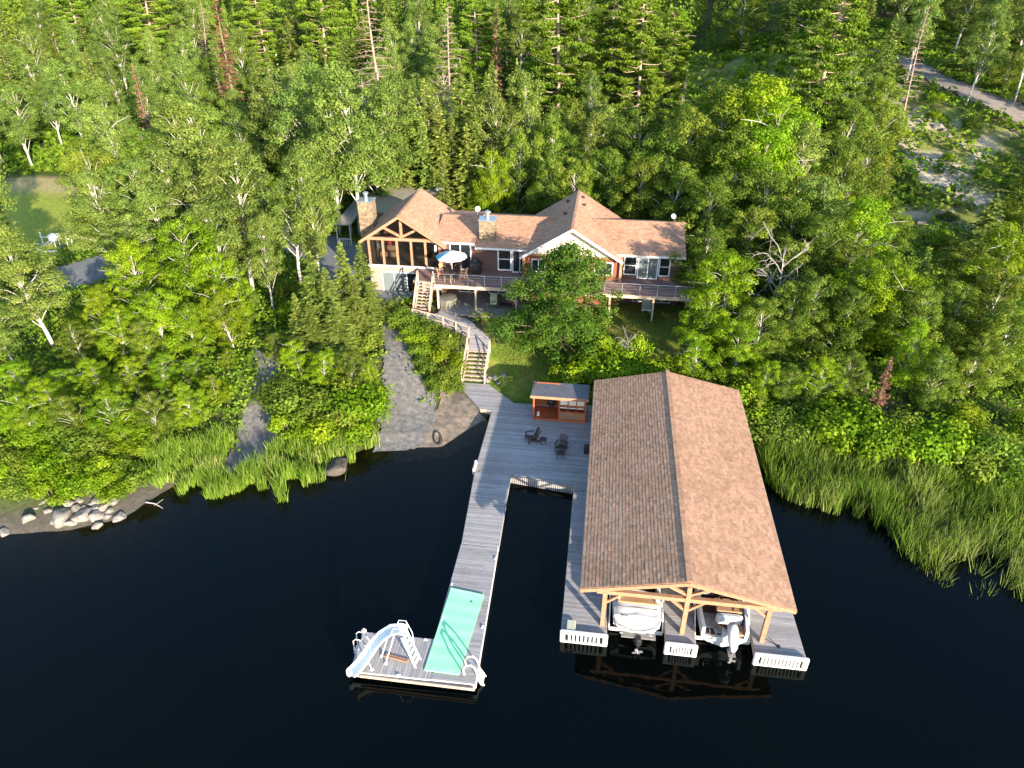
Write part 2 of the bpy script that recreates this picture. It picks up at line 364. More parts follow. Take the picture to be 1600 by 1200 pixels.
ih = sum(in_poly(XX + 3 * (n2 - .5), YY + 5 * (n1 - .5), h_) for h_ in HILLS) > 0
c = lerp(c, lerp(A([.13, .17, .03]), A([.28, .25, .09]), n1), ih * .9)
rk = (sum(in_poly(XX, YY, h_) for h_ in HILLS[:2]) > 0) * sstep(.53, .60, vnoise(XX, YY, 5, 8) * .5 + vnoise(XX, YY, 1.9, 9) * .5)
c = lerp(c, A([.50, .42, .32]), rk * .9)
sp = (XX < -27) * sstep(3.4, 2.2, D + n1 * 1.2) * (D > -.6); c = lerp(c, A([.11, .095, .075]), sp * 1.0)
c = lerp(c, A([.13, .105, .05]), (D < 0) * 1.0 * sstep(0, -.8, D))
ca = me.color_attributes.new('col', 'FLOAT_COLOR', 'POINT'); ca.data.foreach_set('color', np.concatenate([c, np.ones(c.shape[:2] + (1,))], -1).astype(np.float32).ravel())
me.polygons.foreach_set('use_smooth', [True] * len(me.polygons))
m, nt_, b = new_mat('ground_soil'); va = nt_.nodes.new('ShaderNodeVertexColor'); va.layer_name = 'col'
nz = noise(nt_, 2.5, 8, .7); v = ramp(nt_, nz, [(.25, (.55, .55, .55)), (.75, (1.3, 1.3, 1.3))])
nt_.links.new(mixc(nt_, 1., va.outputs[0], v, 'MULTIPLY'), b.inputs['Base Color']); b.inputs['Roughness'].default_value = .95; b.inputs['Specular IOR Level'].default_value = .1
bump(nt_, b, nz, .8, .08)
me.materials.append(m); g = bpy.data.objects.new('ground', me); COL.objects.link(g); tag(g, kind='structure')

def drape(name, poly, mat_, cell=.3, off=.05, rag=.35):
    P_ = np.array(poly); x0, y0 = P_.min(0) - .5; x1, y1 = P_.max(0) + .5
    gx = np.arange(x0, x1, cell); gy = np.arange(y0, y1, cell); CX, CY = np.meshgrid(gx, gy)
    wx = CX + rag * 2 * (vnoise(CX, CY, .9, 4) - .5); wy = CY + rag * 2 * (vnoise(CX, CY, .9, 6) - .5)
    ins = in_poly(wx, wy, poly); mb = {}; vs = []; fs = []
    Z = H(CX, CY) + off
    for j in range(len(gy) - 1):
        for i in range(len(gx) - 1):
            if ins[j, i]:
                f = []
                for a, b_ in ((i, j), (i + 1, j), (i + 1, j + 1), (i, j + 1)):
                    if (a, b_) not in mb: mb[(a, b_)] = len(vs); vs.append((gx[a], gy[b_], Z[b_, a]))
                    f.append(mb[(a, b_)])
                fs.append(f)
    me = bpy.data.meshes.new(name); me.from_pydata(vs, [], fs); me.materials.append(mat_); me.polygons.foreach_set('use_smooth', [True] * len(fs))
    o = bpy.data.objects.new(name, me); COL.objects.link(o); return tag(o, kind='structure')
def strip(pts, wd):
    L, Rr = [], []
    for i, p in enumerate(pts):
        a = Vector(pts[max(i - 1, 0)]); b_ = Vector(pts[min(i + 1, len(pts) - 1)]); d = (b_ - a).normalized(); n = Vector((-d.y, d.x))
        L.append(tuple(Vector(p) + n * wd / 2)); Rr.append(tuple(Vector(p) - n * wd / 2))
    return L + Rr[::-1]
M['gravel'] = mat('crushed_gravel', (.075, .07, .068), (.135, .127, .12), .95, 3, bmp=.03, c3=(.22, .205, .19))
M['sand'] = mat('shore_sand', (.08, .065, .05), (.17, .135, .105), .95, 2.2, bmp=.03, c3=(.27, .22, .18))
M['tarmac'] = mat('old_tarmac', (.15, .155, .165), (.22, .225, .23), .9, 2)
M['roadm'] = mat('gravel_road_surface', (.17, .145, .13), (.25, .215, .19), .95, 1.2)
drape('beach', BEACH, M['sand'], .15, .07)
drape('gravel_path', RAMP, M['gravel'], .15, .12)
drape('gravel_track', GRAV2, M['gravel'], .15, .04)
rp = [ray_ground(x, y) for x, y in ((1330, 78), (1390, 92), (1430, 108), (1480, 133), (1530, 155), (1600, 184))]
ROADP = [(q.x, q.y) for q in rp]; ROADP.append((ROADP[-1][0] + 12, ROADP[-1][1] - 10)); ROAD = strip(ROADP, 5.0)
drape('gravel_road', ROAD, M['roadm'], 1.0, .12, .3)
rp2 = [ray_ground(x, y) for x, y in ((1070, 44), (1120, 37), (1200, 42))]
ROAD2 = strip([(q.x, q.y) for q in rp2], 7)
DRIVE = strip([(-19.5, 57), (-23.6, 62), (-28, 68), (-36, 74), (-46, 70), (-50, 62), (-54, 54), (-56, 44)], 7)
DRIVE2 = strip([(-36, 74), (-44, 88), (-52, 104), (-64, 124), (-70, 140)], 4.5)
drape('driveway', DRIVE, M['tarmac'], .6, .08, .3); drape('driveway_branch', DRIVE2, M['tarmac'], 1., .14, .3)
# ------------------------------------------------------------------ water
wx = np.concatenate([np.arange(-320, -60, 8.), np.arange(-60, 44, .8), np.arange(44, 330, 8.)]); wy = np.concatenate([np.arange(-260, 14, 8.), np.arange(14, 48.1, .8)])
WX, WY = np.meshgrid(wx, wy); wi = np.arange(WX.size).reshape(WX.shape)
me = bpy.data.meshes.new('lake_water'); q = np.stack([wi[:-1, :-1], wi[:-1, 1:], wi[1:, 1:], wi[1:, :-1]], -1).reshape(-1, 4)
me.from_pydata(np.stack([WX, WY, WX * 0], -1).reshape(-1, 3).tolist(), [], q.tolist())
a = me.attributes.new('depth', 'FLOAT', 'POINT'); a.data.foreach_set('value', np.clip(-H(WX, WY) * .5, 0, 1).astype(np.float32).ravel())
m, nt_, b = new_mat('lake_water_surface'); out = nt_.nodes['Material Output']; nt_.nodes.remove(b)
ra = ramp(nt_, attr(nt_, 'depth'), [(0, (.9,) * 3), (.15, (.55,) * 3), (.42, (.2,) * 3), (1., (0.0,) * 3)])
murk = noise(nt_, .05, 3, .5); mc = ramp(nt_, murk, [(.3, (.0002, .0008, .0022)), (.62, (.0008, .0016, .0009))])
d = nt_.nodes.new('ShaderNodeBsdfDiffuse'); nt_.links.new(mc, d.inputs[0]); t = nt_.nodes.new('ShaderNodeBsdfTransparent'); t.inputs[0].default_value = (.8, .68, .42, 1)
x1 = nt_.nodes.new('ShaderNodeMixShader'); nt_.links.new(ra, x1.inputs[0]); nt_.links.new(d.outputs[0], x1.inputs[1]); nt_.links.new(t.outputs[0], x1.inputs[2])
gl = nt_.nodes.new('ShaderNodeBsdfGlossy'); gl.inputs['Roughness'].default_value = .02; gl.inputs['Color'].default_value = (.42, .48, .48, 1)
fr = nt_.nodes.new('ShaderNodeFresnel'); fr.inputs[0].default_value = 1.333
x2 = nt_.nodes.new('ShaderNodeMixShader'); nt_.links.new(fr.outputs[0], x2.inputs[0]); nt_.links.new(x1.outputs[0], x2.inputs[1]); nt_.links.new(gl.outputs[0], x2.inputs[2])
nz = noise(nt_, 1.3, 3, .5, sx=(1, 1.6, 1)); bn = nt_.nodes.new('ShaderNodeBump'); bn.inputs['Strength'].default_value = .12; bn.inputs['Distance'].default_value = .04
nt_.links.new(nz, bn.inputs['Height'])
for n_ in (gl, fr): nt_.links.new(bn.outputs[0], n_.inputs['Normal'])
nt_.links.new(x2.outputs[0], out.inputs['Surface']); me.materials.append(m)
wo = bpy.data.objects.new('lake_water', me); COL.objects.link(wo); tag(wo, kind='structure')
# ------------------------------------------------------------------ foliage generators
def quads_from(C, N, S, aspect, rs):
    """C centres (n,3), N normals, S sizes -> rhombic leaf quads"""
    n = len(C); N = N / (np.linalg.norm(N, axis=1, keepdims=True) + 1e-9)
    t = rs.normal(size=(n, 3)); u = np.cross(N, t); u /= np.linalg.norm(u, axis=1, keepdims=True) + 1e-9; v = np.cross(N, u)
    S = S[:, None]; k = aspect
    return np.stack([C - u * S, C - v * S * k, C + u * S, C + v * S * k], 1).reshape(-1, 3)
def quads_dir(C, U, N, L, Wd):
    """quads elongated along U"""
    U = U / (np.linalg.norm(U, axis=1, keepdims=True) + 1e-9); v = np.cross(N, U); v /= np.linalg.norm(v, axis=1, keepdims=True) + 1e-9
    L = L[:, None]; Wd = Wd[:, None]
    return np.stack([C - U * L, C - v * Wd + U * L * .1, C + U * L, C + v * Wd - U * L * .1], 1).reshape(-1, 3)
def clump_leaves(rs, centres, radii, per, size, flat=.75, up=.5, rv=None):
    V = []; Rn = []
    for c_, r_ in zip(centres, radii):
        n = int(per * (r_ / .8) ** 2); d = rs.normal(size=(n, 3)); d /= np.linalg.norm(d, axis=1, keepdims=True)
        rad = r_ * (rs.rand(n) ** .4)[:, None] * (1 + .25 * rs.normal(size=(n, 1)) * .5); P_ = d * rad; P_[:, 2] *= flat
        N = d * .9 + np.array([0, 0, up * .7]) + rs.normal(size=(n, 3)) * .35
        V.append(quads_from(np.asarray(c_) + P_, N, size * (.6 + .8 * rs.rand(n)), .62, rs))
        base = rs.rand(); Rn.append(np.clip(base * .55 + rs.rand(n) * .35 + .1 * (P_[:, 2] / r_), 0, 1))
    return np.concatenate(V), np.concatenate(Rn)
def limb_pts(p0, p1, sag, rs, n=4):
    p0 = np.asarray(p0, float); p1 = np.asarray(p1, float); out = []
    for i in range(n + 1):
        t = i / n; q = p0 * (1 - t) + p1 * t; q = q + np.array([0, 0, sag * math.sin(math.pi * t)]) + rs.normal(size=3) * .06 * np.linalg.norm(p1 - p0) * .3 * (0 < i < n); out.append(tuple(q))
    return out
def broadleaf(seed, h, cr, base, ncl, per, size, clr, shape='round', bark='bark_white', leaf='lf_green', lean=0., bare=3, tr=.16):
    rs = np.random.RandomState(seed); tm = MB()
    lx, ly = lean * rs.uniform(-1, 1) * h * .3, lean * rs.uniform(-1, 1) * h * .3
    def trunk(t): return np.array([lx * t * t + .25 * math.sin(t * 5 + seed), ly * t * t + .2 * math.sin(t * 4 + seed * 2), t * h * .93])
    tm.tube([trunk(k / 7) - np.array([0, 0, .4 if k == 0 else 0]) for k in range(8)], [tr * (1 - .88 * k / 7) for k in range(8)], 7)
    cents = []; rads = []
    for i in range(ncl):
        t = base + (1 - base) * ((i + .5) / ncl) ** .85; th = i * 2.399 + rs.uniform(-.5, .5)
        k = (t - base) / (1 - base)
        env = {'round': math.sqrt(max(.05, 1 - (2 * k - .85) ** 2 / 1.4)), 'oval': (math.sin(math.pi * min(1, k * .86 + .14)) ** .6), 'cone': (1.05 - k) ** .8}[shape]
        rr = cr * env * rs.uniform(.45, 1.08) * (1 if i % 4 else .35)
        c_ = trunk(t) + np.array([math.cos(th) * rr, math.sin(th) * rr, rs.uniform(-.3, .4)])
        cents.append(c_); rads.append(clr * rs.uniform(.6, 1.25) * (1 - .35 * k))
        if i % 2 == 0:
            t0 = max(.12, t - .10 - .12 * rr / cr); r0 = tr * .42 * (1 - t * .6)
            pts = limb_pts(trunk(t0), c_ + np.array([0, 0, .2]), .15 * rr, rs); tm.tube(pts, [r0 * (1 - .8 * j / 4) for j in range(5)], 5)
    for i in range(max(0, bare - 2)):   # bare twigs poking out of the crown
        th = rs.rand() * 6.28; t = rs.uniform(.45, .85); p = trunk(t); q = p + np.array([math.cos(th) * cr * 1.1, math.sin(th) * cr * 1.1, rs.uniform(.4, 1.6)])
        pts = limb_pts(p, q, .3, rs); tm.tube(pts, [.04, .033, .025, .018, .008], 4)
        for j in (2, 3):
            e = np.array(pts[j]); tm.tube([e, e + rs.normal(size=3) * .5 + np.array([0, 0, .4])], [.015, .006], 4)
    V, Rn = clump_leaves(rs, cents, rads, per, size)
    return tm, V, Rn, bark, leaf
def conifer(seed, h, r, leaf='lf_spruce', bark='bark', dens=1., step=.27, droop=.25, tipw=1., base=.04):
    rs = np.random.RandomState(seed); tm = MB(); tm.tube([(0, 0, -.4), (0, 0, h * .5), (0, 0, h * .99)], [.13 * h / 10 + .03, .08 * h / 10, .012], 6)
    V = []; Rn = []; z = base * h
    while z < h * .985:
        k = z / h; L = r * (1 - k) ** .8 * tipw + .05; nb = max(3, int((4 + 4 * (1 - k)) * (dens if dens < 1 else 1)))
        for b_ in range(nb):
            th = rs.rand() * 6.283; l = L * rs.uniform(.65, 1.15); n = max(3, int(l * 11 * dens) + 2)
            t = rs.rand(n) ** .7; dirv = np.array([math.cos(th), math.sin(th), 0]); side = np.array([-math.sin(th), math.cos(th), 0])
            lat = (rs.rand(n) - .5) * 2 * (l * .33) * (1.1 - t)
            P_ = dirv * (t * l)[:, None] + side * lat[:, None]; P_[:, 2] = z + l * (.12 * t - droop * t * t) * 1.4 - np.abs(lat) * .35 + rs.normal(size=n) * .03 + .12 * (t > .85)
            U = dirv * .8 + side * np.sign(lat)[:, None] * .7 + rs.normal(size=(n, 3)) * .15; U[:, 2] -= .15
            N = np.array([0, 0, 1.]) + dirv * .35 + rs.normal(size=(n, 3)) * .4
            V.append(quads_dir(P_, U, N, .11 + .12 * rs.rand(n) + .02 * l, .045 + .045 * rs.rand(n)))
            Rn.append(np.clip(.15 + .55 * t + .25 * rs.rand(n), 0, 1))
        z += step * (.6 + .6 * (1 - k)) * rs.uniform(.8, 1.2)
    n = 10; P_ = np.stack([rs.normal(size=n) * .02, rs.normal(size=n) * .02, h * (.95 + .06 * rs.rand(n))], 1)
    V.append(quads_dir(P_, np.tile([0, 0, 1.], (n, 1)), rs.normal(size=(n, 3)), np.full(n, .16), np.full(n, .05))); Rn.append(np.full(n, .7))
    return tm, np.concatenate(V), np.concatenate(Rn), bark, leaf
def pine(seed, h, r, leaf='lf_pine'):
    rs = np.random.RandomState(seed); tm = MB()
    def trunk(t): return np.array([.3 * math.sin(t * 3 + seed), .3 * math.cos(t * 2.4 + seed), t * h])
    tm.tube([trunk(k / 8) - np.array([0, 0, .5 if k == 0 else 0]) for k in range(9)], [.34 * (1 - .85 * k / 8) for k in range(9)], 8)
    V = []; Rn = []; nb = 68
    for i in range(nb):
        t = .24 + .75 * (i / nb); th = i * 2.4 + rs.uniform(-.5, .5); L = r * (1.05 - ((t - .42) / .62) ** 2 * .8 if t > .42 else .8) * rs.uniform(.6, 1.1) * (1.0 if t < .85 else .6)
        p = trunk(t); e = p + np.array([math.cos(th) * L, math.sin(th) * L, L * .12 + rs.uniform(-.2, .5)])
        tm.tube(limb_pts(p, e, -.1 * L, rs), [.08, .06, .045, .03, .012], 5)
        for s in (1., .72, .48):
            if s < .6 and L < 2: continue
            c_ = p + (e - p) * s + rs.normal(size=3) * .3; rr = (.5 + .28 * L * .5) * rs.uniform(.7, 1.1) * (1.1 - .25 * s)
            n = int(230 * rr * rr) + 50; d = rs.normal(size=(n, 3)); d /= np.linalg.norm(d, axis=1, keepdims=True); P_ = d * (rr * rs.rand(n) ** .45)[:, None]; P_[:, 2] *= .38
            V.append(quads_dir(c_ + P_, d + rs.normal(size=(n, 3)) * .5 + np.array([0, 0, .4]), rs.normal(size=(n, 3)) * .5 + np.array([0, 0, 1.]), .13 + .1 * rs.rand(n), .05 + .05 * rs.rand(n)))
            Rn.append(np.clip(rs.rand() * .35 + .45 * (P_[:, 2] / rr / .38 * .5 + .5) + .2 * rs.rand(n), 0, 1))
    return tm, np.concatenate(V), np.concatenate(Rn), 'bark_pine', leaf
def snag(seed, h, r, conif=True, n=60):
    """leafless dead tree: trunk and bare branches; the branches are its crown"""
    rs = np.random.RandomState(seed); tm = MB(); br = MB()
    def trunk(t): return np.array([.5 * math.sin(t * 2 + seed), .4 * math.sin(t * 3 + seed), t * h])
    tm.tube([trunk(k / 6) - np.array([0, 0, .4 if k == 0 else 0]) for k in range(7)], [.16 * (1 - .9 * k / 6) for k in range(7)], 7)
    def twig(p, q, r0, lvl):
        pts = limb_pts(p, q, .1, rs, 3); br.tube(pts, [r0 * (1 - .75 * j / 3) for j in range(4)], 4)
        if lvl > 0:
            for j in range(3 if conif else 4):
                s = rs.uniform(.3, 1.); b0 = np.asarray(p) + (np.asarray(q) - np.asarray(p)) * s; l = np.linalg.norm(np.asarray(q) - np.asarray(p)) * rs.uniform(.3, .55)
                d = (np.asarray(q) - np.asarray(p)); d = d / np.linalg.norm(d) + rs.normal(size=3) * .55; d /= np.linalg.norm(d); twig(b0, b0 + d * l, r0 * .5, lvl - 1)
    for i in range(n):
        t = .2 + .78 * i / n; th = i * 2.4; L = r * (1.05 - t) if conif else r * rs.uniform(.6, 1.1)
        twig(trunk(t), trunk(t) + np.array([math.cos(th) * L, math.sin(th) * L, -.08 * L if conif else L * rs.uniform(.5, 1.3)]), .035 if conif else .042, 1 if conif else 2)
    return tm, br
def bush(seed, r, h, leaf, per=420, size=.075):
    rs = np.random.RandomState(seed); cs = []; rd = []; n = 14; tm = MB()
    for i in range(n):
        th = i * 2.4; rr = r * math.sqrt(rs.rand()) * .8; z = h * (.25 + .6 * rs.rand() * (1 - (rr / r) ** 2)); cs.append((rr * math.cos(th), rr * math.sin(th), z)); rd.append(r * rs.uniform(.28, .45))
        if i % 3 == 0: tm.tube([(0, 0, -.2), (rr * .4 * math.cos(th), rr * .4 * math.sin(th), z * .6), cs[-1]], [.05, .035, .015], 5)
    V, Rn = clump_leaves(rs, cs, rd, per, size, .9, .6)
    return tm, V, Rn, 'bark', leaf
PROTO = {}
def reg(key, name, gen):
    tm, V, Rn, bark, leaf = gen
    ta = tm.build(name + '_trunk_mesh', M[bark], smooth=True); cr_ = np_mesh(name + '_crown_mesh', V, 4, Rn, M[leaf])
    PROTO.setdefault(key, []).append((name, ta.data, cr_.data, float(V[:, 2].max())))
    bpy.data.objects.remove(ta); bpy.data.objects.remove(cr_)
for s in range(6): reg('aspen', 'aspen', broadleaf(10 + s, 13, 2.5, .34, 68, 250, .088, .88, 'oval', leaf='lf_aspen', lean=.25, bare=3, tr=.15))
for s in range(4): reg('birch', 'birch', broadleaf(20 + s, 10, 3.1, .14, 80, 270, .086, .95, 'round', leaf='lf_yellow', lean=.35, bare=5, tr=.13))
for s in range(6): reg('green', 'broadleaf_tree', broadleaf(30 + s, 10.5, 3.0, .14, 80, 270, .086, .95, 'round', leaf='lf_green', lean=.3, bare=2, tr=.14))
reg('oak', 'oak', broadleaf(41, 9, 3.5, .06, 170, 300, .076, .85, 'oval', 'bark', 'lf_oak', .1, 4, .2))
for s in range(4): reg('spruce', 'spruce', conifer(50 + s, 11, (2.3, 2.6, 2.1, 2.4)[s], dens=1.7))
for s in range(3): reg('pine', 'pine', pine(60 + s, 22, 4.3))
for s in range(2): reg('deadspruce', 'dead_spruce', conifer(70 + s, 11, 1.5, 'lf_dead', 'bark', .8))
for s in range(4): reg('bush', 'shrub', bush(80 + s, 1.5, 1.9, ('lf_yellow', 'lf_green', 'lf_green', 'lf_yellow')[s]))
def reg_snag(key, name, tm, br, bm):
    ta = tm.build(name + '_t', M[bm], smooth=True); b_ = br.build(name + '_b', M[bm]); PROTO.setdefault(key, []).append((name, ta.data, b_.data, max(v.co.z for v in b_.data.vertices)))
    bpy.data.objects.remove(ta); bpy.data.objects.remove(b_)
M['snagm'] = mat('grey_brown_dead_wood', (.22, .15, .12), (.36, .27, .22), .95, 6)
reg_snag('snag', 'dead_conifer', *snag(90, 15, 2.6, True, 70), 'snagm')
reg_snag('deadbirch', 'dead_birch', *snag(93, 6.5, 2.4, False, 11), 'bark_dead')
TREES = []
def plant(key, x, y, ztop=None, h=None, wf=1., var=None, look=None, tilt=None):
    name, tm, cm, ph = rng.choice(PROTO[key]) if var is None else PROTO[key][var % len(PROTO[key])]
    z = Hs(x, y); h = h if h else (ztop - z)
    h = max(h, 1.3); h = min(h, 3.3) if key == 'bush' else h; s = h / ph; w_ = s ** .6 * wf * (1.2 if key == 'spruce' else 1)
    o = thing(name, '', {'aspen': 'tree', 'bush': 'shrub'}.get(key, 'tree'), (x, y, z - .05), rng.uniform(0, 6.28))
    o.scale = (w_, w_, s)
    if tilt: o.rotation_euler = (tilt[0], tilt[1], o.rotation_euler.z)
    for nm, me_ in (('trunk', tm), ('crown', cm)):
        c_ = bpy.data.objects.new(nm, me_); COL.objects.link(c_); c_.parent = o
    TREES.append([o, key, x, y, z + h, look]); return o
def plant_px(key, px, py, b_, wf=1., **k):
    q = at(px, py, b_); return plant(key, q.x, b_, ztop=q.z, wf=wf, **k)
# ------------------------------------------------------------------ roofs and walls
def courses(mb, e0, e1, r0, r1, exp=.2, tab=.33, lip=.016, thick=.1):
    """shingled slope from eave edge e0-e1 up to ridge edge r0-r1 (real stepped courses)"""
    e0, e1, r0, r1 = map(Vector, (e0, e1, r0, r1)); nrm = (e1 - e0).cross(r0 - e0).normalized()
    if nrm.z < 0: nrm = -nrm
    n = max(1, round((r0 - e0).length / exp))
    for k in range(n):
        t0, t1 = k / n, (k + 1) / n; a0, a1 = e0.lerp(r0, t0), e1.lerp(r1, t0); b0, b1 = e0.lerp(r0, t1), e1.lerp(r1, t1)
        L = (a1 - a0).length; m = max(1, int(L / tab)); off = (k % 2) * .5 / m
        cuts = [0.] + [min(1, max(0, (i + 1) / m - off)) for i in range(m)] + ([1.] if off else [])
        for s0, s1 in zip(cuts[:-1], cuts[1:]):
            if s1 - s0 < 1e-4: continue
            l = lip * rng.uniform(.6, 1.4); p, q = a0.lerp(a1, s0), a0.lerp(a1, s1); u, v = b0.lerp(b1, s0), b0.lerp(b1, s1)
            mb.add([p + nrm * l, q + nrm * l, v + nrm * .001, u + nrm * .001, p - nrm * .012, q - nrm * .012], [(0, 1, 2, 3), (4, 5, 1, 0)])
def under(mb, e0, e1, r0, r1, t=.12, drop=.014):
    e0, e1, r0, r1 = map(Vector, (e0, e1, r0, r1)); nrm = (e1 - e0).cross(r0 - e0).normalized()
    q = [e0, e1, r1, r0]
    if nrm.z < 0: nrm = -nrm; q = q[::-1]
    mb.slab([p - nrm * drop for p in q], t, .5)
def window(par, x0, x1, z0, z1, y, vs=(), hs=(), fw=.09, pane='glass_dark', back=None, name='window'):
    f = MB(); d0, d1 = y - .09, y - .004
    f.bx(x0, x1, d0, d1, z0, z0 + fw); f.bx(x0, x1, d0, d1, z1 - fw, z1); f.bx(x0, x0 + fw, d0, d1, z0 + fw, z1 - fw); f.bx(x1 - fw, x1, d0, d1, z0 + fw, z1 - fw)
    for v in vs: f.bx(v - fw * .4, v + fw * .4, d0 + .01, d1, z0 + fw, z1 - fw)
    for h_ in hs: f.bx(x0 + fw, x1 - fw, d0 + .015, d1, h_ - fw * .3, h_ + fw * .3)
    o = f.build(name, M['white'], par)
    MB().bx(x0 + fw, x1 - fw, y - .05, y - .04, z0 + fw, z1 - fw).build('pane', M[pane], o)
    if back: MB().bx(x0 + fw, x1 - fw, y - .03, y - .006, z0 + fw, z1 - fw).build('curtain', M[back], o)
    return o
house = thing('lake_house', 'long brown house with terracotta shingle roofs, timber sunroom gable and white gable', 'house', (-6, 62, 2.4))
G0 = 2.0
# --- walls
MB().bx(-14.6, -6.9, 60.2, 68.4, G0, 7.2).build('wall', M['brown_wall'], house); MB().bx(1.6, 7.0, 60.2, 68.4, G0, 7.15).build('wall', M['brown_wall'], house)
mb = MB(); mb.bx(-6.88, 1.58, 59.5, 70, G0, 6.95); mb.build('wall', M['red_wall'], house)
mb = MB(); mb.mi = 0
mb.bx(-21.4, -14.62, 60.0, 67.6, G0, 4.9)
mb.build('lower_wall', M['stucco'], house)
mb = MB(); mb.bx(-21.5, -14.5, 59.9, 60.06, 4.9, 5.08); mb.build('sill_band', M['vinyl'], house)
# gables
def tri_wall(xa, xb, xp, ya, yb, za, zp, m, nm='gable_wall'):
    g_ = MB(); vs = [(xa, ya, za), (xb, ya, za), (xp, ya, zp), (xa, yb, za), (xb, yb, za), (xp, yb, zp)]
    g_.add(vs, [(0, 1, 2), (5, 4, 3), (1, 0, 3, 4), (2, 1, 4, 5), (0, 2, 5, 3)]); return g_.build(nm, M[m], house)
tri_wall(-6.85, 1.55, -2.65, 59.48, 59.7, 6.95, 9.52, 'cream')
mb = MB(); mb.bx(-6.85, 1.55, 59.42, 59.479, 6.90, 7.06); mb.build('gable_band', M['cedar'], house)
# --- main roof and right wing
RY0, RY1, RYR = 59.55, 69.25, 64.4
def gable_x(x0, x1, ze, zr, nm='roof', y0=RY0, y1=RY1, yr=RYR):
    s_ = MB(); courses(s_, (x0, y0, ze), (x1, y0, ze), (x0, yr, zr), (x1, yr, zr)); courses(s_, (x1, y1, ze), (x0, y1, ze), (x1, yr, zr), (x0, yr, zr), tab=1.2)
    under(s_, (x0, y0, ze), (x1, y0, ze), (x0, yr, zr), (x1, yr, zr)); under(s_, (x1, y1, ze), (x0, y1, ze), (x1, yr, zr), (x0, yr, zr))
    k = 0
    while k < (x1 - x0) / .3: s_.box((x0 + .15 + k * .3, yr, zr + .015), (.29, .26, .03)); k += 1
    o = s_.build(nm, M['shingle2'], house)
    MB().bx(x0, x1, y0 - .03, y0 + .02, ze - .17, ze - .002).build('fascia', M['white'], o); MB().bx(x0, x1, y1 - .02, y1 + .03, ze - .17, ze - .002).build('fascia', M['white'], o)
    return o
r_main = gable_x(-11.3, -3.0, 7.36, 8.78)
r_wing = gable_x(-1.9, 7.25, 7.33, 8.80)
tri = MB(); vs = [(7.0, 60.2, 7.15), (7.0, 68.4, 7.15), (7.0, 64.4, 8.62), (6.86, 60.2, 7.15), (6.86, 68.4, 7.15), (6.86, 64.4, 8.62)]; tri.add(vs, [(0, 1, 2), (5, 4, 3)]); tri.build('end_gable', M['brown_wall'], house)
r_con = gable_x(-15.2, -11.32, 7.62, 8.62, 'roof', y0=60.2 - .35, y1=68.9)
# --- big gable roof (ridge along y)
def gable_y(xa, za, xp, zp, xb, zb, y0, y1, trim, nm='roof', rake=.2, yb=None):
    s_ = MB(); courses(s_, (xa, y1, za), (xa, y0, za), (xp, y1, zp), (xp, y0, zp)); courses(s_, (xb, y0, zb), (xb, y1, zb), (xp, y0, zp), (xp, y1, zp))
    under(s_, (xa, y1, za), (xa, y0, za), (xp, y1, zp), (xp, y0, zp), .1); under(s_, (xb, y0, zb), (xb, y1, zb), (xp, y0, zp), (xp, y1, zp), .1)
    k = 0
    while k < (y1 - y0) / .3: s_.box((xp, y0 + .15 + k * .3, zp + .012), (.24, .29, .03)); k += 1
    o = s_.build(nm, M['shingle2'], house)
    f = MB(); zo = .13
    f.beam((xa, y0 - .03, za - zo), (xp, y0 - .03, zp - zo), .07, rake); f.beam((xp, y0 - .025, zp - zo), (xb, y0 - .025, zb - zo), .07, rake)
    f.build('barge_board', M[trim], o)
    return o
r_big = gable_y(-7.15, 6.98, -2.65, 9.74, 1.85, 6.98, 58.75, 70.3, 'white')
for x_, y_ in ((-2.2, 68.6), (-2.0, 66.6), (-3.6, 68.2), (-3.6, 64.4)):
    z_ = 9.74 - abs(x_ + 2.65) * .613; v_ = MB(); v_.cbox((x_, y_, z_ + .08), (.35, .35, .2), .04); v_.build('roof_vent', M['brownplastic'], r_big)
r_sun = gable_y(-21.85, 7.55, -18.1, 10.0, -13.9, 7.35, 59.35, 67.9, 'cedar', rake=.24)
# timber under the white gable and corner posts
mb = MB(); mb.bx(1.62, 1.84, 59.2, 59.4, 4.92, 7.0); mb.build('timber_post', M['cedar'], house)
mb = MB(); mb.bx(-6.95, -6.75, 59.2, 59.4, 4.92, 7.0); mb.build('timber_post', M['cedar'], house)
# soffit lit under the gable
window(house, -.6, 1.05, 5.35, 6.6, 59.5, vs=(), fw=.1)
window(house, -6.2, -4.9, 5.35, 6.6, 59.5, vs=(-5.55,), fw=.1)
window(house, -4.3, -1.2, 5.0, 6.75, 59.5, vs=(-3.3, -2.2), fw=.1)
# connector door / main doors
window(house, -13.75, -11.75, 4.93, 7.55, 60.2, vs=(-12.75,), fw=.1, name='sliding_door')
window(house, -9.35, -8.05, 5.05, 7.2, 60.2, hs=(6.15,), fw=.13)
window(house, -8.0, -6.95, 4.93, 7.2, 60.15, vs=(-7.3,), fw=.1, name='sliding_door')
window(house, 1.98, 3.15, 5.25, 7.05, 60.2, hs=(6.15,), fw=.1, back='greyvinyl')
window(house, 3.2, 5.0, 4.95, 7.08, 60.2, vs=(4.1,), fw=.1, pane='glass', back='curtain', name='sliding_door')
window(house, 5.05, 6.05, 5.25, 7.05, 60.2, hs=(6.15,), fw=.1)
mb = MB(); mb.bx(-11.7, -7.0, 60.1, 60.19, 7.21, 7.33); mb.build('lintel_trim', M['white'], house)
mb = MB(); mb.bx(6.3, 6.98, 60.12, 60.19, 6.3, 6.95); mb.build('louvre', M['grey_roof'], house)
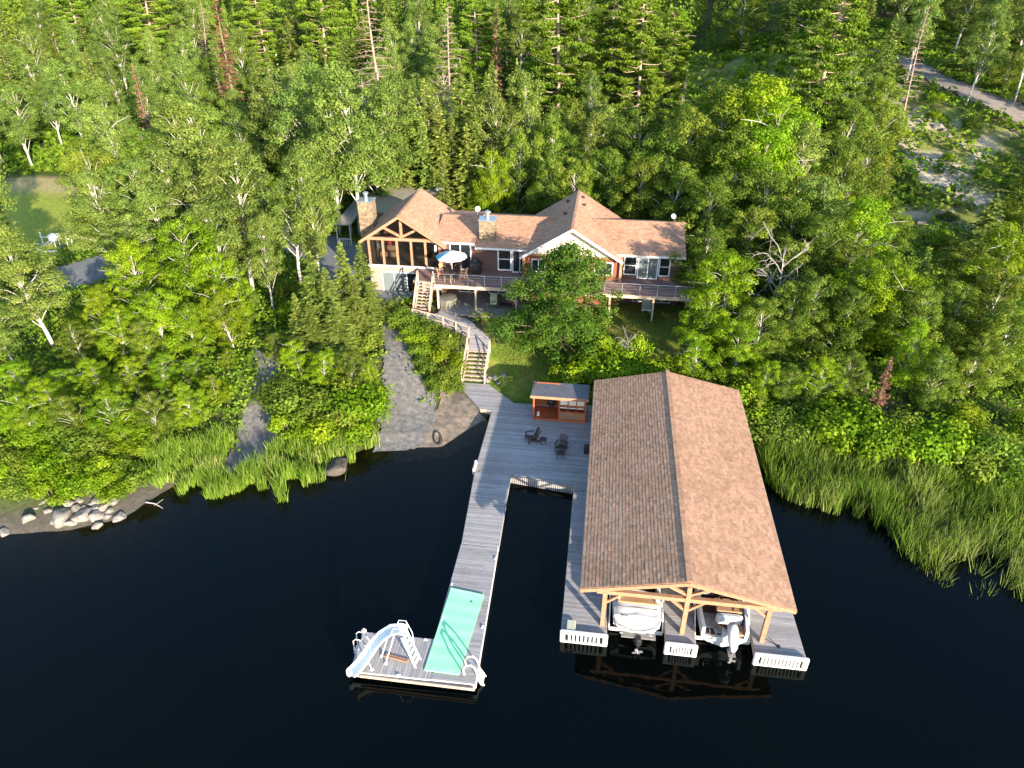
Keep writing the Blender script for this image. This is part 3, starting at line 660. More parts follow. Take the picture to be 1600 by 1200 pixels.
# lower patio door with curtains
o = window(house, -20.3, -16.7, 2.25, 4.45, 60.0, vs=(-19.1, -17.9), fw=.1, pane='glass', back='curtain', name='sliding_door')
mb = MB(); mb.bx(-17.85, -16.82, 59.955, 59.965, 2.36, 4.34); mb.build('dark_pane', M['glass_dark'], o)
for a_, b_ in ((-13.0, -11.2), (-10.2, -8.4), (-7.8, -7.0), (3.0, 4.2), (5, 6.4)): window(house, a_, b_, 2.7, 4.4, 60.2, vs=((a_ + b_) / 2,), fw=.08)
# --- sunroom
mb = MB(); mb.bx(-21.35, -14.65, 60.1, 67.5, 4.9, 5.02); mb.build('sunroom_floor', M['wood_in'], house)
mb = MB(); mb.bx(-21.3, -14.6, 66.2, 66.4, 5.02, 7.6); mb.bx(-21.4, -21.2, 60.3, 67.5, 5.02, 7.6); mb.bx(-14.8, -14.6, 60.4, 67.5, 5.02, 7.55)
mb.add([(-21.3, 66.2, 7.6), (-14.6, 66.2, 7.6), (-18.1, 66.2, 9.7), (-21.3, 66.3, 7.6), (-14.6, 66.3, 7.6), (-18.1, 66.3, 9.7)], [(0, 1, 2), (5, 4, 3)])
mb.build('sunroom_wall', M['wood_in'], house)
mb = MB(); xs_ = [-21.25 + i * 1.325 for i in range(6)]
for x_ in xs_: mb.bx(x_ - .1, x_ + .1, 59.92, 60.12, 5.08, 7.5)
mb.build('mullion', M['cedar'], house)
mb = MB(); mb.bx(-21.5, -14.35, 59.84, 60.1, 7.5, 7.76); mb.build('tie_beam', M['cedar'], house)
mb = MB(); mb.bx(-18.2, -17.98, 59.86, 60.08, 7.76, 9.8); mb.build('king_post', M['cedar'], house)
for q0, q1 in (((-18.1, 59.96, 7.85), (-19.85, 59.96, 8.75)), ((-18.1, 59.96, 7.85), (-16.35, 59.96, 8.75))):
    MB().beam(q0, q1, .18, .2).build('brace', M['cedar'], house)
mb = MB(); mb.beam((-21.7, 59.96, 7.5), (-18.1, 59.96, 9.83), .2, .22); mb.beam((-18.1, 59.96, 9.83), (-14.1, 59.96, 7.37), .2, .22); mb.build('rafter', M['cedar'], house)
for a_, b_ in zip(xs_[:-1], xs_[1:]): MB().bx(a_ + .1, b_ - .1, 60.0, 60.015, 5.08, 7.5).build('pane', M['glass'], house)
mb = MB(); mb.add([(-21.2, 60.02, 7.76), (-14.5, 60.02, 7.76), (-18.1, 60.02, 9.9)], [(0, 1, 2)]); mb.build('gable_pane', M['glass'], house)
mb = MB(); mb.cbox((-20.1, 62.2, 5.35), (1.7, .8, .5), .08); mb.cbox((-20.1, 62.6, 5.75), (1.7, .25, .5), .08); mb.build('sofa', M['tan'], house)
mb = MB(); mb.cbox((-17.0, 62.4, 5.3), (1.2, .9, .45), .1); mb.cbox((-17.0, 62.8, 5.7), (1.2, .22, .45), .08); mb.build('armchair', M['boatdark'], house)
mb = MB(); mb.lathe((-19.5, 61.0, 6.9), [(.02, -.25), (.28, -.2), (.34, 0), (.28, .22), (.02, .3)], 12); mb.build('red_lamp_shade', M['red'], house)
mb = MB(); mb.lathe((-20.55, 60.8, 6.7), [(.02, -.4), (.16, -.3), (.2, 0), (.02, .3)], 10); mb.build('hanging_lantern', M['white'], house)
mb = MB(); mb.cbox((-15.0, 59.98, 6.9), (.22, .3, .7), .05); mb.build('wall_speaker', M['white'], house)
# chimneys
def chimney(x0, x1, y0, y1, z0, z1, par):
    c_ = MB(); z = z0; k = 0
    while z < z1 - .01:
        h_ = min(rng.uniform(.16, .26), z1 - z); x = x0
        while x < x1 - .01:
            l = min(rng.uniform(.22, .5), x1 - x)
            if x1 - x - l < .12: l = x1 - x
            c_.bx(x + .008, x + l - .008, y0 - rng.uniform(0, .03), y0 + .2, z + .008, z + h_ - .008); x += l
        y = y0 + .2
        while y < y1 - .01:
            l = min(rng.uniform(.25, .5), y1 - y); c_.bx(x0 - rng.uniform(0, .02), x1 + rng.uniform(0, .02), y + .008, y + l - .008, z + .008, z + h_ - .008); y += l
        z += h_
    c_.bx(x0 + .03, x1 - .03, y0 + .03, y1 - .03, z0, z1, .2)
    o = c_.build('chimney', M['stone'], par)
    MB().cbox(((x0 + x1) / 2, (y0 + y1) / 2, z1 + .06), (x1 - x0 + .16, y1 - y0 + .16, .12), .03).build('chimney_cap', M['metal'], o)
    f = MB(); f.lathe(((x0 + x1) / 2, (y0 + y1) / 2, z1 + .12), [(.17, 0), (.17, .5), (.28, .52), (.28, .62), (.05, .74)], 12); f.build('flue', M['metal'], o)
chimney(-11.05, -9.65, 60.5, 61.7, 7.4, 9.45, r_main)
chimney(-22.5, -21.2, 61.6, 62.9, G0, 10.35, house)
# satellite dishes
def dish(x, y, z, rz, lab):
    t = thing('satellite_dish', lab, 'satellite dish', (x, y, z), rz)
    MB().tube([(0, 0, 0), (0, 0, .6), (0, -.12, .75)], .03).build('mast', M['metal'], t, local=True)
    t.scale = (.75, .75, .75); d_ = MB(); rows = []
    for i in range(5):
        rr = .34 * i / 4; rows.append([(rr * math.cos(a_ * math.pi / 8), -.2 - .25 * (rr / .34) ** 2 * .3, .85 + rr * math.sin(a_ * math.pi / 8)) for a_ in range(17)])
    d_.grid(rows); d_.tube([(0, -.2, .55), (0, -.6, .7)], .015); d_.build('reflector', M['white'], t, local=True, smooth=True)
dish(-11.9, 64.5, 8.7, .4, 'small white satellite dish on the roof ridge left of the stone chimney')
dish(6.4, 65.2, 8.55, -.5, 'small satellite dish at the far right end of the roof ridge')
# --- outbuilding behind the sunroom, with a glazed porch
ob = thing('outbuilding', 'low outbuilding with flat olive grey roof half hidden behind the timber sunroom', 'outbuilding', (-23, 76, 2.5))
mb = MB(); mb.bx(-26.2, -19.4, 72.8, 79.4, 2.0, 5.6); mb.build('wall', M['stucco'], ob)
mb = MB(); mb.slab([(-26.6, 72.2, 6.0), (-18.9, 72.2, 6.0), (-18.9, 80.0, 6.5), (-26.6, 80.0, 6.5)], .2); mb.build('roof', M['olive_roof'], ob)
mb = MB(); mb.lathe((-18.8, 78.4, 6.9), [(.05, -.3), (.4, -.1), (.45, .1), (.1, .35)], 12); mb.build('roof_dome', M['white'], ob, smooth=True)
mb = MB(); mb.slab([(-28.6, 70.2, 5.0), (-26.65, 70.2, 5.2), (-26.65, 79.5, 6.0), (-28.6, 79.5, 5.7)], .1); mb.build('porch_roof', M['metal'], ob)
for x_ in (-28.4, -26.9):
    for y_ in (70.5, 75): MB().bx(x_ - .05, x_ + .05, y_ - .05, y_ + .05, 2.3, 5.1).build('post', M['white'], ob)
mb = MB(); mb.bx(-28.4, -26.9, 70.46, 70.5, 3.4, 3.5)
for k in range(8): mb.bx(-28.35 + k * .2, -28.31 + k * .2, 70.46, 70.5, 2.5, 3.4)
mb.build('railing', M['white'], ob)
rack = thing('roof_bicycle_rack', 'dark folded lawn frame lying on the olive roof behind the sunroom', 'rack', (-19.8, 76.2, 6.25))
mb = MB(); mb.tube([(-20.6, 75.6, 6.35), (-19.9, 76.2, 6.9), (-19.2, 75.7, 6.35)], .05); mb.tube([(-20.4, 76.3, 6.4), (-19.5, 75.5, 6.6)], .05); mb.tube([(-19.3, 75.6, 6.3), (-19.1, 76.4, 7.0)], .05); mb.build('frame', M['brownplastic'], rack)
# patio furniture pieces behind house: timber frame
fr_ = thing('timber_frame', 'weathered timber rail frame standing in the yard behind the connecting roof', 'frame', (-14.6, 73, 2.6))
mb = MB()
for x_ in (-16.2, -13.0): mb.bx(x_ - .08, x_ + .08, 72.9, 73.06, 2.3, 4.6)
mb.bx(-16.4, -12.8, 72.9, 73.06, 4.45, 4.6); mb.beam((-16.1, 73.1, 2.6), (-14.6, 73.1, 4.4), .1, .1); mb.build('rails', M['rim'], fr_)

# ------------------------------------------------------------------ raised deck
dk = thing('raised_deck', 'long raised brown deck running along the front of the house', 'deck', (-3, 58, 2.5))
mb = MB(); DZ = 4.9; y = 56.55
while y < 60.15:
    x = -14.45
    while x < 7.85: l = min(rng.uniform(3.2, 5), 7.85 - x); mb.bx(x, x + l - .01, y, y + .135, DZ - .04, DZ); x += l
    y += .145
y = 57.2
while y < 59.9: mb.bx(-16.45, -14.46, y, y + .135, DZ - .04, DZ); y += .145
mb.build('decking', M['deck'], dk)
mb = MB(); mb.bx(-14.5, 7.9, 56.5, 56.54, DZ - .3, DZ + .01); mb.bx(-14.5, -14.46, 56.545, 57.19, DZ - .3, DZ); mb.bx(7.86, 7.9, 56.545, 60.1, DZ - .3, DZ); mb.bx(-16.5, -16.46, 57.15, 59.9, DZ - .3, DZ)
mb.build('rim_board', M['rim'], dk)
mb = MB()
for k in range(37): mb.bx(-14.3 + k * .6, -14.26 + k * .6, 56.6, 60.1, DZ - .26, DZ - .045)
mb.build('joist', M['soffit'], dk)
for x_, y_ in ((-14.2, 56.62), (-10.8, 56.62), (-7.2, 56.62), (-3.2, 56.62), (.95, 56.62), (4.65, 56.62), (7.8, 56.62), (7.8, 59.6), (-16.3, 57.3), (-16.3, 59.7)):
    z_ = Hs(x_, y_) - .2; MB().bx(x_ - .08, x_ + .08, y_ - .02, y_ + .14, z_, DZ - .27).build('support_post', M['rim'], dk)
for k in range(16):
    x_ = -14.42 + k * 1.485; MB().bx(x_ - .035, x_ + .035, 56.56, 56.63, DZ, DZ + .98).build('rail_post', M['metal'], dk)
mb = MB()
for z_ in (.25, .5, .75): mb.tube([(-14.4, 56.6, DZ + z_), (7.85, 56.6, DZ + z_)], .008, 4)
mb.tube([(-14.4, 56.6, DZ + .99), (7.85, 56.6, DZ + .99)], .018, 6); mb.tube([(7.83, 56.6, DZ + .99), (7.83, 60, DZ + .99)], .018, 6)
mb.build('rail_cable', M['metal'], dk)
# upper stair
def stair(nm, lab, p0, p1, wd, n, m='rim', rails=True, split=3):
    """open-tread stair climbing from p0 to p1 (bottom/top centre points)"""
    t = thing(nm, lab, 'stairs', p0); p0, p1 = Vector(p0), Vector(p1); d = (p1 - p0); f = Vector((d.x, d.y, 0)).normalized(); s_ = Vector((f.y, -f.x, 0)); rz = math.atan2(-f.x, f.y)
    for sg in (-1, 1): MB().beam(p0 + s_ * sg * wd / 2 - Vector((0, 0, .12)), p1 + s_ * sg * wd / 2 - Vector((0, 0, .12)), .07, .26).build('stringer', M[m], t)
    for k in range(n):
        q = p0.lerp(p1, (k + .7) / n); q.z = p0.z + d.z * (k + 1) / n - .04
        MB().box(q, (wd, .25, .045), rz).build('tread', M[m], t)
        if split:
            for j in range(split + 1):
                u = q + s_ * ((j / split - .5) * (wd - .1)) - Vector((0, 0, .1)) + f * .1; MB().box(u, (.09, .05, .2), rz).build('riser_block', M[m], t) if j in (1, 2) else None
    if rails:
        for sg in (-1, 1):
            r_ = MB()
            for k in (0, .5, 1): q = p0.lerp(p1, k) + s_ * sg * (wd / 2 + .05); r_.bx(q.x - .045, q.x + .045, q.y - .045, q.y + .045, q.z - .15, q.z + .95)
            r_.beam(p0 + s_ * sg * (wd / 2 + .05) + Vector((0, 0, .95)), p1 + s_ * sg * (wd / 2 + .05) + Vector((0, 0, .95)), .09, .06)
            r_.beam(p0 + s_ * sg * (wd / 2 + .05) + Vector((0, 0, .5)), p1 + s_ * sg * (wd / 2 + .05) + Vector((0, 0, .5)), .04, .1)
            r_.build('handrail', M[m], t)
    return t
stair('deck_stairs', 'steep timber stairs climbing to the left end of the raised deck', (-15.35, 55.0, 2.62), (-15.35, 57.15, 4.9), 1.3, 10, 'rim')
stair('lower_stairs', 'wide open-tread timber stairs rising from the dock to the lawn', (-9.45, 47.5, .62), (-9.45, 50.3, 2.05), 1.75, 8, 'rim')
# walk between the stairs and patio
def planks(mb, poly, z, pitch=.145, along='x', th=.045, w=.133, zf=None, maxl=5.5):
    """planks covering a polygon; along='x' boards run in x"""
    P_ = np.array(poly); k = 1 if along == 'x' else 0; lo, hi = P_[:, k].min(), P_[:, k].max(); s = lo + .004
    while s < hi - .02:
        m_ = min(s + w / 2, hi - .001); xs_ = []
        for i in range(len(poly)):
            a_, b_ = poly[i], poly[(i + 1) % len(poly)]
            if (a_[k] > m_) != (b_[k] > m_): xs_.append(a_[1 - k] + (b_[1 - k] - a_[1 - k]) * (m_ - a_[k]) / (b_[k] - a_[k]))
        xs_.sort(); e = min(s + w, hi)
        for u, v in zip(xs_[::2], xs_[1::2]):
            x = u
            while x < v - .02:
                l = min(maxl * rng.uniform(.6, 1.), v - x)
                if v - x - l < .5: l = v - x
                zz = z if zf is None else zf(m_ if k else (x + l / 2))
                jz = rng.uniform(-.004, .004)
                if k: mb.bx(x, x + l - .006, s, e, zz - th + jz, zz + jz)
                else: mb.bx(s, e, x, x + l - .006, zz - th + jz, zz + jz)
                x += l
        s += pitch
wk = thing('boardwalk_landing', 'pale angled board landing between the lower stairs and the patio', 'boardwalk', (-11, 53, 2.2))
mb = MB(); planks(mb, [(-10.35, 50.3), (-8.6, 50.3), (-8.75, 51.9), (-11.3, 54.8), (-13.6, 55.6), (-16.1, 55.0), (-15.9, 54.2), (-13.0, 53.3), (-10.5, 52.0)], 2.1, zf=lambda y_: 2.07 + .55 * min(1, max(0, (y_ - 50.3) / 3.6)))
mb.build('boards', M['plank'], wk)
mb = MB(); pr = [(-10.42, 50.3, 2.07), (-10.55, 51.9, 2.3), (-13.0, 53.2, 2.5), (-15.9, 54.1, 2.62)]
for i in range(3):
    for zz in (.45, .95): mb.beam(Vector(pr[i]) + Vector((0, 0, zz)), Vector(pr[i + 1]) + Vector((0, 0, zz)), .06, .08)
for q in pr + [((pr[1][0] + pr[2][0]) / 2, (pr[1][1] + pr[2][1]) / 2, 2.4), ((pr[3][0] + pr[2][0]) / 2, (pr[3][1] + pr[2][1]) / 2, 2.55)]: mb.bx(q[0] - .05, q[0] + .05, q[1] - .05, q[1] + .05, q[2] - .4, q[2] + 1.0)
mb.build('handrail', M['rim'], wk)
pt = thing('patio', 'grey paver patio in the shade under the raised deck', 'patio', (-9, 57.5, 2.5))
mb = MB(); y = 55.5
while y < 60.1:
    x = -14.0
    while x < -3.2: mb.bx(x, x + .56, y, y + .38, 2.3, 2.62); x += .57
    y += .39
mb.build('pavers', M['paver'], pt)
mb = MB(); mb.bx(-11.2, -3.1, 55.3, 55.48, 2.3, 2.68); mb.build('edging', M['rim'], pt)
# things on and under the deck
um = thing('patio_umbrella', 'open white patio umbrella with one blue panel over the deck dining table', 'umbrella', (-13.2, 58.4, 4.9))
mb = MB(); mb.tube([(0, 0, 0), (0, 0, 2.45)], .025); mb.build('pole', M['white'], um, local=True)
mb = MB(); mb.lathe((0, 0, 0), [(.28, 0), (.28, .06), (.06, .1)], 16); mb.build('base', M['black'], um, local=True)
for nm, rg, mm in (('canopy', range(0, 7), 'umb'), ('blue_panel', range(7, 8), 'umbb')):
    mb = MB()
    for k in rg:
        t0 = 2 * math.pi * (k + 5.0) / 8; t1 = t0 + 2 * math.pi / 8; rows = []
        for rr, zz in ((.02, 2.45), (.7, 2.25), (1.42, 1.93)): rows.append([(rr * math.cos(t0 + (t1 - t0) * j / 2) * (1 if j != 1 else .96), rr * math.sin(t0 + (t1 - t0) * j / 2) * (1 if j != 1 else .96), zz) for j in range(3)])
        mb.grid(rows)
    mb.build(nm, M[mm], um, local=True)
mb = MB()
for k in range(8): t0 = 2 * math.pi * (k + 5.0) / 8; mb.tube([(0, 0, 2.2), (1.38 * math.cos(t0), 1.38 * math.sin(t0), 1.91)], .012, 4)
mb.build('rib', M['metal'], um, local=True)
tb = thing('deck_dining_table', 'round dining table under the white umbrella on the deck', 'table', (-13.2, 58.4, 4.9))
mb = MB(); mb.lathe((0, 0, .7), [(.72, 0), (.75, .02), (.72, .05)], 24); mb.build('table_top', M['brownplastic'], tb, local=True)
for k in range(4): a_ = .8 + k * math.pi / 2; MB().tube([(.5 * math.cos(a_), .5 * math.sin(a_), .7), (.55 * math.cos(a_), .55 * math.sin(a_), 0)], .025).build('leg', M['black'], tb, local=True)
def dchair(x, y, z, rz, lab, cush, group=None):
    t = thing('deck_chair', lab, 'chair', (x, y, z), rz, group)
    MB().cbox((0, 0, .44), (.5, .5, .09), .03).build('seat', M[cush], t, local=True)
    MB().beam((0, .24, .46), (0, .36, .98), .48, .05).build('backrest', M[cush], t, local=True)
    for sx in (-1, 1):
        for sy in (-1, 1): MB().tube([(sx * .24, sy * .22, .42), (sx * .27, sy * .26, 0)], .018, 6).build('leg', M['rim'], t, local=True)
        MB().tube([(sx * .27, -.22, .42), (sx * .27, -.24, .66), (sx * .27, .26, .68)], .02, 6).build('armrest', M['rim'], t, local=True)
    return t
for k, (a_, cu, lab) in enumerate(((200, 'orange', 'deck dining chair with bright orange cushion at the left of the table'), (262, 'brownplastic', 'deck dining chair at the railing side of the table, nearest the stairs'),
                                   (300, 'brownplastic', 'deck dining chair at the railing side of the table, right of the other one'), (350, 'tan', 'tan deck dining chair at the right of the umbrella table'), (75, 'brownplastic', 'deck dining chair behind the umbrella table, against the wall'), (150, 'tan', 'tan deck dining chair half behind the orange one'))):
    x_, y_ = -13.2 + 1.05 * math.cos(R(a_)), 58.4 + 1.0 * math.sin(R(a_)); dchair(x_, y_, 4.9, R(a_ - 90) , lab, cu, 'chairs around the deck table')
bb = thing('barbecue', 'tall barbecue under a black cover against the brown wall', 'barbecue', (-11.3, 59.5, 4.9))
mb = MB(); mb.cbox((0, 0, .55), (1.1, .65, 1.1), .12); mb.cbox((0, .02, 1.2), (.75, .55, .4), .16); mb.build('cover', M['black'], bb, local=True)
for sx in (-1, 1): MB().tube([(sx * .45, -.1, .08), (sx * .45, .12, .08)], .08, 10).build('wheel', M['brownplastic'], bb, local=True)
tubc = thing('hot_tub', 'small octagonal hot tub under a taupe cover beside the left deck post', 'hot tub', (-13.45, 57.2, 2.62))
mb = MB(); mb.lathe((0, 0, 0), [(.78, 0), (.8, .7)], 8); mb.build('shell', M['tubcover'], tubc, local=True)
mb = MB(); mb.lathe((0, 0, .7), [(.84, 0), (.85, .1), (.3, .15)], 8); mb.build('cover', M['tubcover'], tubc, local=True)
for x_, y_, lab in ((-9.35, 57.5, 'sage green cushioned lounge chair on the patio nearest the deck post'), (-8.1, 58.7, 'sage green cushioned lounge chair further back on the patio beside the oak')):
    t = thing('patio_lounge_chair', lab, 'chair', (x_, y_, 2.62), .1, 'green lounge chairs on the patio')
    MB().cbox((0, 0, .38), (.66, .62, .14), .05).build('seat_cushion', M['sage'], t, local=True)
    MB().beam((0, .28, .45), (0, .55, 1.0), .62, .14).build('back_cushion', M['sage'], t, local=True)
    for sx in (-1, 1): MB().tube([(sx * .36, -.3, 0), (sx * .36, -.3, .58), (sx * .36, .35, .6), (sx * .36, .45, 0)], .025).build('armrest', M['black'], t, local=True)
t = thing('patio_coffee_table', 'low black coffee table between the green lounge chairs', 'table', (-8.2, 57.3, 2.62))
MB().cbox((0, 0, .4), (1.1, .6, .05), .02).build('table_top', M['black'], t, local=True)
for sx in (-1, 1):
    for sy in (-1, 1): MB().bx(sx * .5 - .02, sx * .5 + .02, sy * .26 - .02, sy * .26 + .02, 0, .38).build('leg', M['black'], t, local=True)
t = thing('storage_box', 'grey metal utility box with pale base hung under the right side of the deck', 'box', (4.2, 58.2, 3.0))
MB().cbox((0, 0, .5), (.85, .5, 1.0), .03).build('cabinet', M['metal'], t, local=True); MB().cbox((0, 0, -.1), (.8, .5, .18), .03).build('base', M['vinyl'], t, local=True)
for x_, y_ in ((-.3, -.2), (.3, -.2), (-.3, .2), (.3, .2)): MB().bx(x_ - .03, x_ + .03, y_ - .03, y_ + .03, -.6, -.19).build('leg', M['metal'], t, local=True)
# ------------------------------------------------------------------ docks
DK = .6
def dock(nm, lab, poly, along='x', edge='rim', piles=(), maxl=5.5, pitch=.145, skirt=.3, loc=None):
    cx = sum(p[0] for p in poly) / len(poly); cy_ = sum(p[1] for p in poly) / len(poly)
    t = thing(nm, lab, 'dock', (cx, cy_, 0)); mb = MB(); planks(mb, poly, DK, pitch, along, maxl=maxl); mb.build('decking', M['plank' if along == 'x' else 'plank_y'], t)
    f = MB(); n = len(poly)
    for i in range(n):
        a_, b_ = Vector((*poly[i], DK - .045 - skirt / 2)), Vector((*poly[(i + 1) % n], DK - .045 - skirt / 2)); f.beam(a_, b_, .05, skirt)
    f.build('rim_board', M[edge], t)
    for x_, y_ in piles: MB().tube([(x_, y_, -2.4), (x_, y_, DK - .05)], .11, 10).build('pile', M['bark'], t)
    return t
platform = dock('dock_platform', 'broad weathered grey dock platform shaded by the boathouse roof', [(-7.35, 36.55), (-4.98, 36.42), (-.83, 35.82), (-.72, 35.3), (1.2, 35.3), (1.2, 45.3), (-.3, 45.45), (-4.45, 44.95), (-5.9, 45.05), (-8.2, 47.45), (-10.45, 47.45), (-10.45, 46.9), (-8.25, 43.95), (-7.35, 43.7)], piles=[(-7, 37), (-7, 40.5), (-3, 37), (-1, 37)])
mb = MB(); n_ = 30
for k in range(n_):
    x_ = -4.9 + k * (4.0 / (n_ - 1)); yy = 36.33 - (x_ + 4.98) / 4.15 * .6; mb.bx(x_ - .045, x_ + .045, yy - .03, yy + .01, -.12, DK - .02)
mb.beam((-4.95, 36.36, .18), (-.85, 35.77, .18), .03, .1); mb.build('slatted_skirt', M['plank'], platform)
pier1 = dock('dock_walkway', 'pinkish weathered dock walkway joining the platform to the outer dock', [(-6.92, 29.75), (-4.76, 29.75), (-4.95, 36.38), (-7.34, 36.5)], edge='plank', piles=[(-6.9, 33), (-5, 33)], maxl=2.5)
pier2 = dock('outer_dock_walkway', 'silver grey outer dock section carrying the mint foam mat', [(-6.95, 23.05), (-6.93, 29.7), (-4.78, 29.7), (-4.5, 20.75), (-6.6, 20.7), (-6.65, 23.05)], edge='alu', maxl=2.5)
pier3 = dock('slide_dock', 'grey floating dock end holding the white water slide', [(-10.55, 20.62), (-6.65, 20.68), (-6.68, 22.95), (-10.6, 22.92)], 'y', edge='alu', maxl=2.5)
mb = MB(); mb.cbox((-7.3, 20.56, .42), (5.6, .1, .2), .03); mb.cbox((-7.3, 20.5, .5), (5.5, .12, .12), .04); mb.build('bumper_rail', M['rim'], pier3)
for x_, y_ in ((-10.62, 22.95), (-10.62, 20.6)): mb = MB(); mb.lathe((x_, y_, .3), [(.1, 0), (.13, .1), (.13, .38), (.05, .48)], 12); mb.build('corner_wheel', M['vinyl'], pier3)
for x_ in (-7.4, -8.2): MB().cbox((x_, 22.85 if x_ > -8 else 20.68, .63), (.2, .12, .06), .02).build('cleat', M['white'], pier3)
for x_, y_ in ((-6.85, 26.6), (-4.8, 28.8), (-4.72, 24.0), (-6.85, 24.2)): MB().cbox((x_, y_, .63), (.1, .2, .06), .02).build('cleat', M['white'], pier2)
# finger docks of the boathouse
fL = dock('finger_dock', 'long narrow finger dock on the open side of the boathouse', [(-.72, 24.35), (1.55, 24.35), (1.55, 35.27), (-.74, 35.27)], piles=[(-.5, 26), (-.5, 30), (1.3, 26), (1.3, 30)])
fM = dock('finger_dock', 'narrow middle finger dock between the two moored boats', [(4.5, 24.3), (5.95, 24.3), (5.95, 44), (4.5, 44)], piles=[(4.7, 25), (5.7, 25)])
fR = dock('finger_dock', 'finger dock on the reed side of the boathouse beyond the outboard boat', [(8.8, 24.25), (11.2, 24.3), (10.5, 44), (8.8, 44)], piles=[(9, 25), (11, 25), (10.7, 34)])
fB = dock('boathouse_back_dock', 'plank dock closing the rear of the boathouse under the roof', [(1.22, 44.05), (10.4, 44.05), (10.4, 45.2), (1.22, 45.3)])
def bumper(par, x0, x1, y, ns):
    b_ = MB(); z0, z1 = -.12, .78
    b_.cbox(((x0 + x1) / 2, y, z1 - .09), (x1 - x0, .2, .18), .05); b_.cbox(((x0 + x1) / 2, y, z0 + .08), (x1 - x0, .2, .16), .05)
    b_.cbox((x0 + .13, y, (z0 + z1) / 2), (.26, .195, z1 - z0 - .04), .05); b_.cbox((x1 - .13, y, (z0 + z1) / 2), (.26, .195, z1 - z0 - .04), .05)
    for k in range(ns - 1):
        x_ = x0 + .26 + (x1 - x0 - .52) * (k + 1) / ns; b_.cbox((x_, y, (z0 + z1) / 2), ((x1 - x0 - .52) / ns * .6, .17, z1 - z0 - .2), .03)
    o = b_.build('bumper', M['vinyl'], par); MB().bx(x0 + .1, x1 - .1, y + .04, y + .07, z0 + .1, z1 - .1, .0).build('bumper_backing', M['black'], o); return o
for par, x0, x1, ns, yb in ((fL, -.78, 1.62, 9, 24.2), (fM, 4.42, 6.03, 8, 24.15), (fR, 8.72, 11.3, 12, 24.08)): bumper(par, x0, x1, yb, ns)
MB().cbox((-.25, 24.5, .7), (.45, .9, .1), .03).build('dock_pad', M['yellowgreen'], fL)
# ------------------------------------------------------------------ boathouse
bh = thing('boathouse', 'open timber boathouse with a long brown and pink shingled gable roof over two slips', 'boathouse', (5.2, 34.7, .6))
X0, X1, XR, Y0, Y1, ZE, ZR = .1, 10.3, 5.2, 24.75, 44.65, 3.3, 4.45
s_ = MB(); courses(s_, (X0, Y1, ZE), (X0, Y0, ZE), (XR, Y1, ZR), (XR, Y0, ZR), .19, .32, .013)
under(s_, (X0, Y1, ZE), (X0, Y0, ZE), (XR, Y1, ZR), (XR, Y0, ZR), .06)
courses(s_, (X1, Y0, ZE), (X1, Y1, ZE), (XR, Y0, ZR), (XR, Y1, ZR), .19, .32, .012); under(s_, (X1, Y0, ZE), (X1, Y1, ZE), (XR, Y0, ZR), (XR, Y1, ZR), .06)
k = 0
while k < (Y1 - Y0) / .3: s_.box((XR, Y0 + .15 + k * .3, ZR + .014), (.26, .292, .03)); k += 1
rf = s_.build('roof', M['shingle'], bh)
f = MB(); f.beam((X0 - .02, Y0 - .03, ZE - .14), (XR, Y0 - .03, ZR - .14), .06, .2); f.beam((XR, Y0 - .025, ZR - .14), (X1 + .02, Y0 - .025, ZE - .14), .06, .2)
f.build('barge_board', M['cedar'], rf); f = MB(); f.beam((X0 - .02, Y1 + .03, ZE - .14), (XR, Y1 + .03, ZR - .14), .06, .2); f.beam((XR, Y1 + .03, ZR - .14), (X1 + .02, Y1 + .03, ZE - .14), .06, .2); f.build('barge_board', M['cedar'], rf)
MB().bx(X0 - .04, X0 - .01, Y0, Y1, ZE - .16, ZE - .02).build('eave_board', M['rim'], rf); MB().bx(X1 + .01, X1 + .04, Y0, Y1, ZE - .16, ZE - .02).build('eave_board', M['rim'], rf)
for x_ in (1.32, 5.3, 9.2):
    for j, y_ in enumerate((24.98, 29.8, 34.7, 39.6, 44.3)):
        zt = ZE - .25 if x_ != 5.3 else ZE - .25 + (.9 if j == 0 else .8)
        MB().bx(x_ - .11, x_ + .11, y_ - .11, y_ + .11, DK, zt).build('post', M['cedar'], bh)
for y_ in (24.98, 29.8, 34.7, 39.6, 44.3):
    b_ = MB(); b_.bx(.7, 9.9, y_ - .09, y_ + .09, 2.98, 3.2) if y_ > 25 else b_.bx(.9, 9.75, y_ - .1, y_ + .1, 2.92, 3.15)
    b_.build('tie_beam', M['cedar'], bh)
    MB().beam((X0 + .3, y_, ZE - .12), (XR, y_, ZR - .26), .1, .2).build('rafter', M['cedar'], bh); MB().beam((XR, y_, ZR - .26), (X1 - .3, y_, ZE - .12), .1, .2).build('rafter', M['cedar'], bh)
    for sx in (-1, 1): MB().beam((5.3 + sx * .1, y_, 3.35), (5.3 + sx * 1.2, y_, 3.95), .12, .14).build('strut', M['cedar'], bh)
y_ = 24.98
for a_, b_ in (((1.42, y_, 2.3), (2.15, y_, 2.95)), ((5.2, y_, 2.3), (4.5, y_, 2.95)), ((5.4, y_, 2.3), (6.15, y_, 2.95)), ((9.1, y_, 2.4), (8.5, y_, 2.95))): MB().beam(a_, b_, .13, .13).build('knee_brace', M['cedar'], bh)
for x_ in (1.32, 9.2):
    MB().bx(x_ - .1, x_ + .1, 25.1, 44.2, ZE - .24, ZE - .02).build('side_beam', M['cedar'], bh)
MB().bx(5.2, 5.4, 25.1, 44.2, ZR - .42, ZR - .16).build('ridge_beam', M['cedar'], bh)
for x_ in (3.0, 7.4): MB().bx(x_ - .05, x_ + .05, 25.1, 44.2, ZE + .22, ZE + .38).build('purlin', M['cedar'], bh)
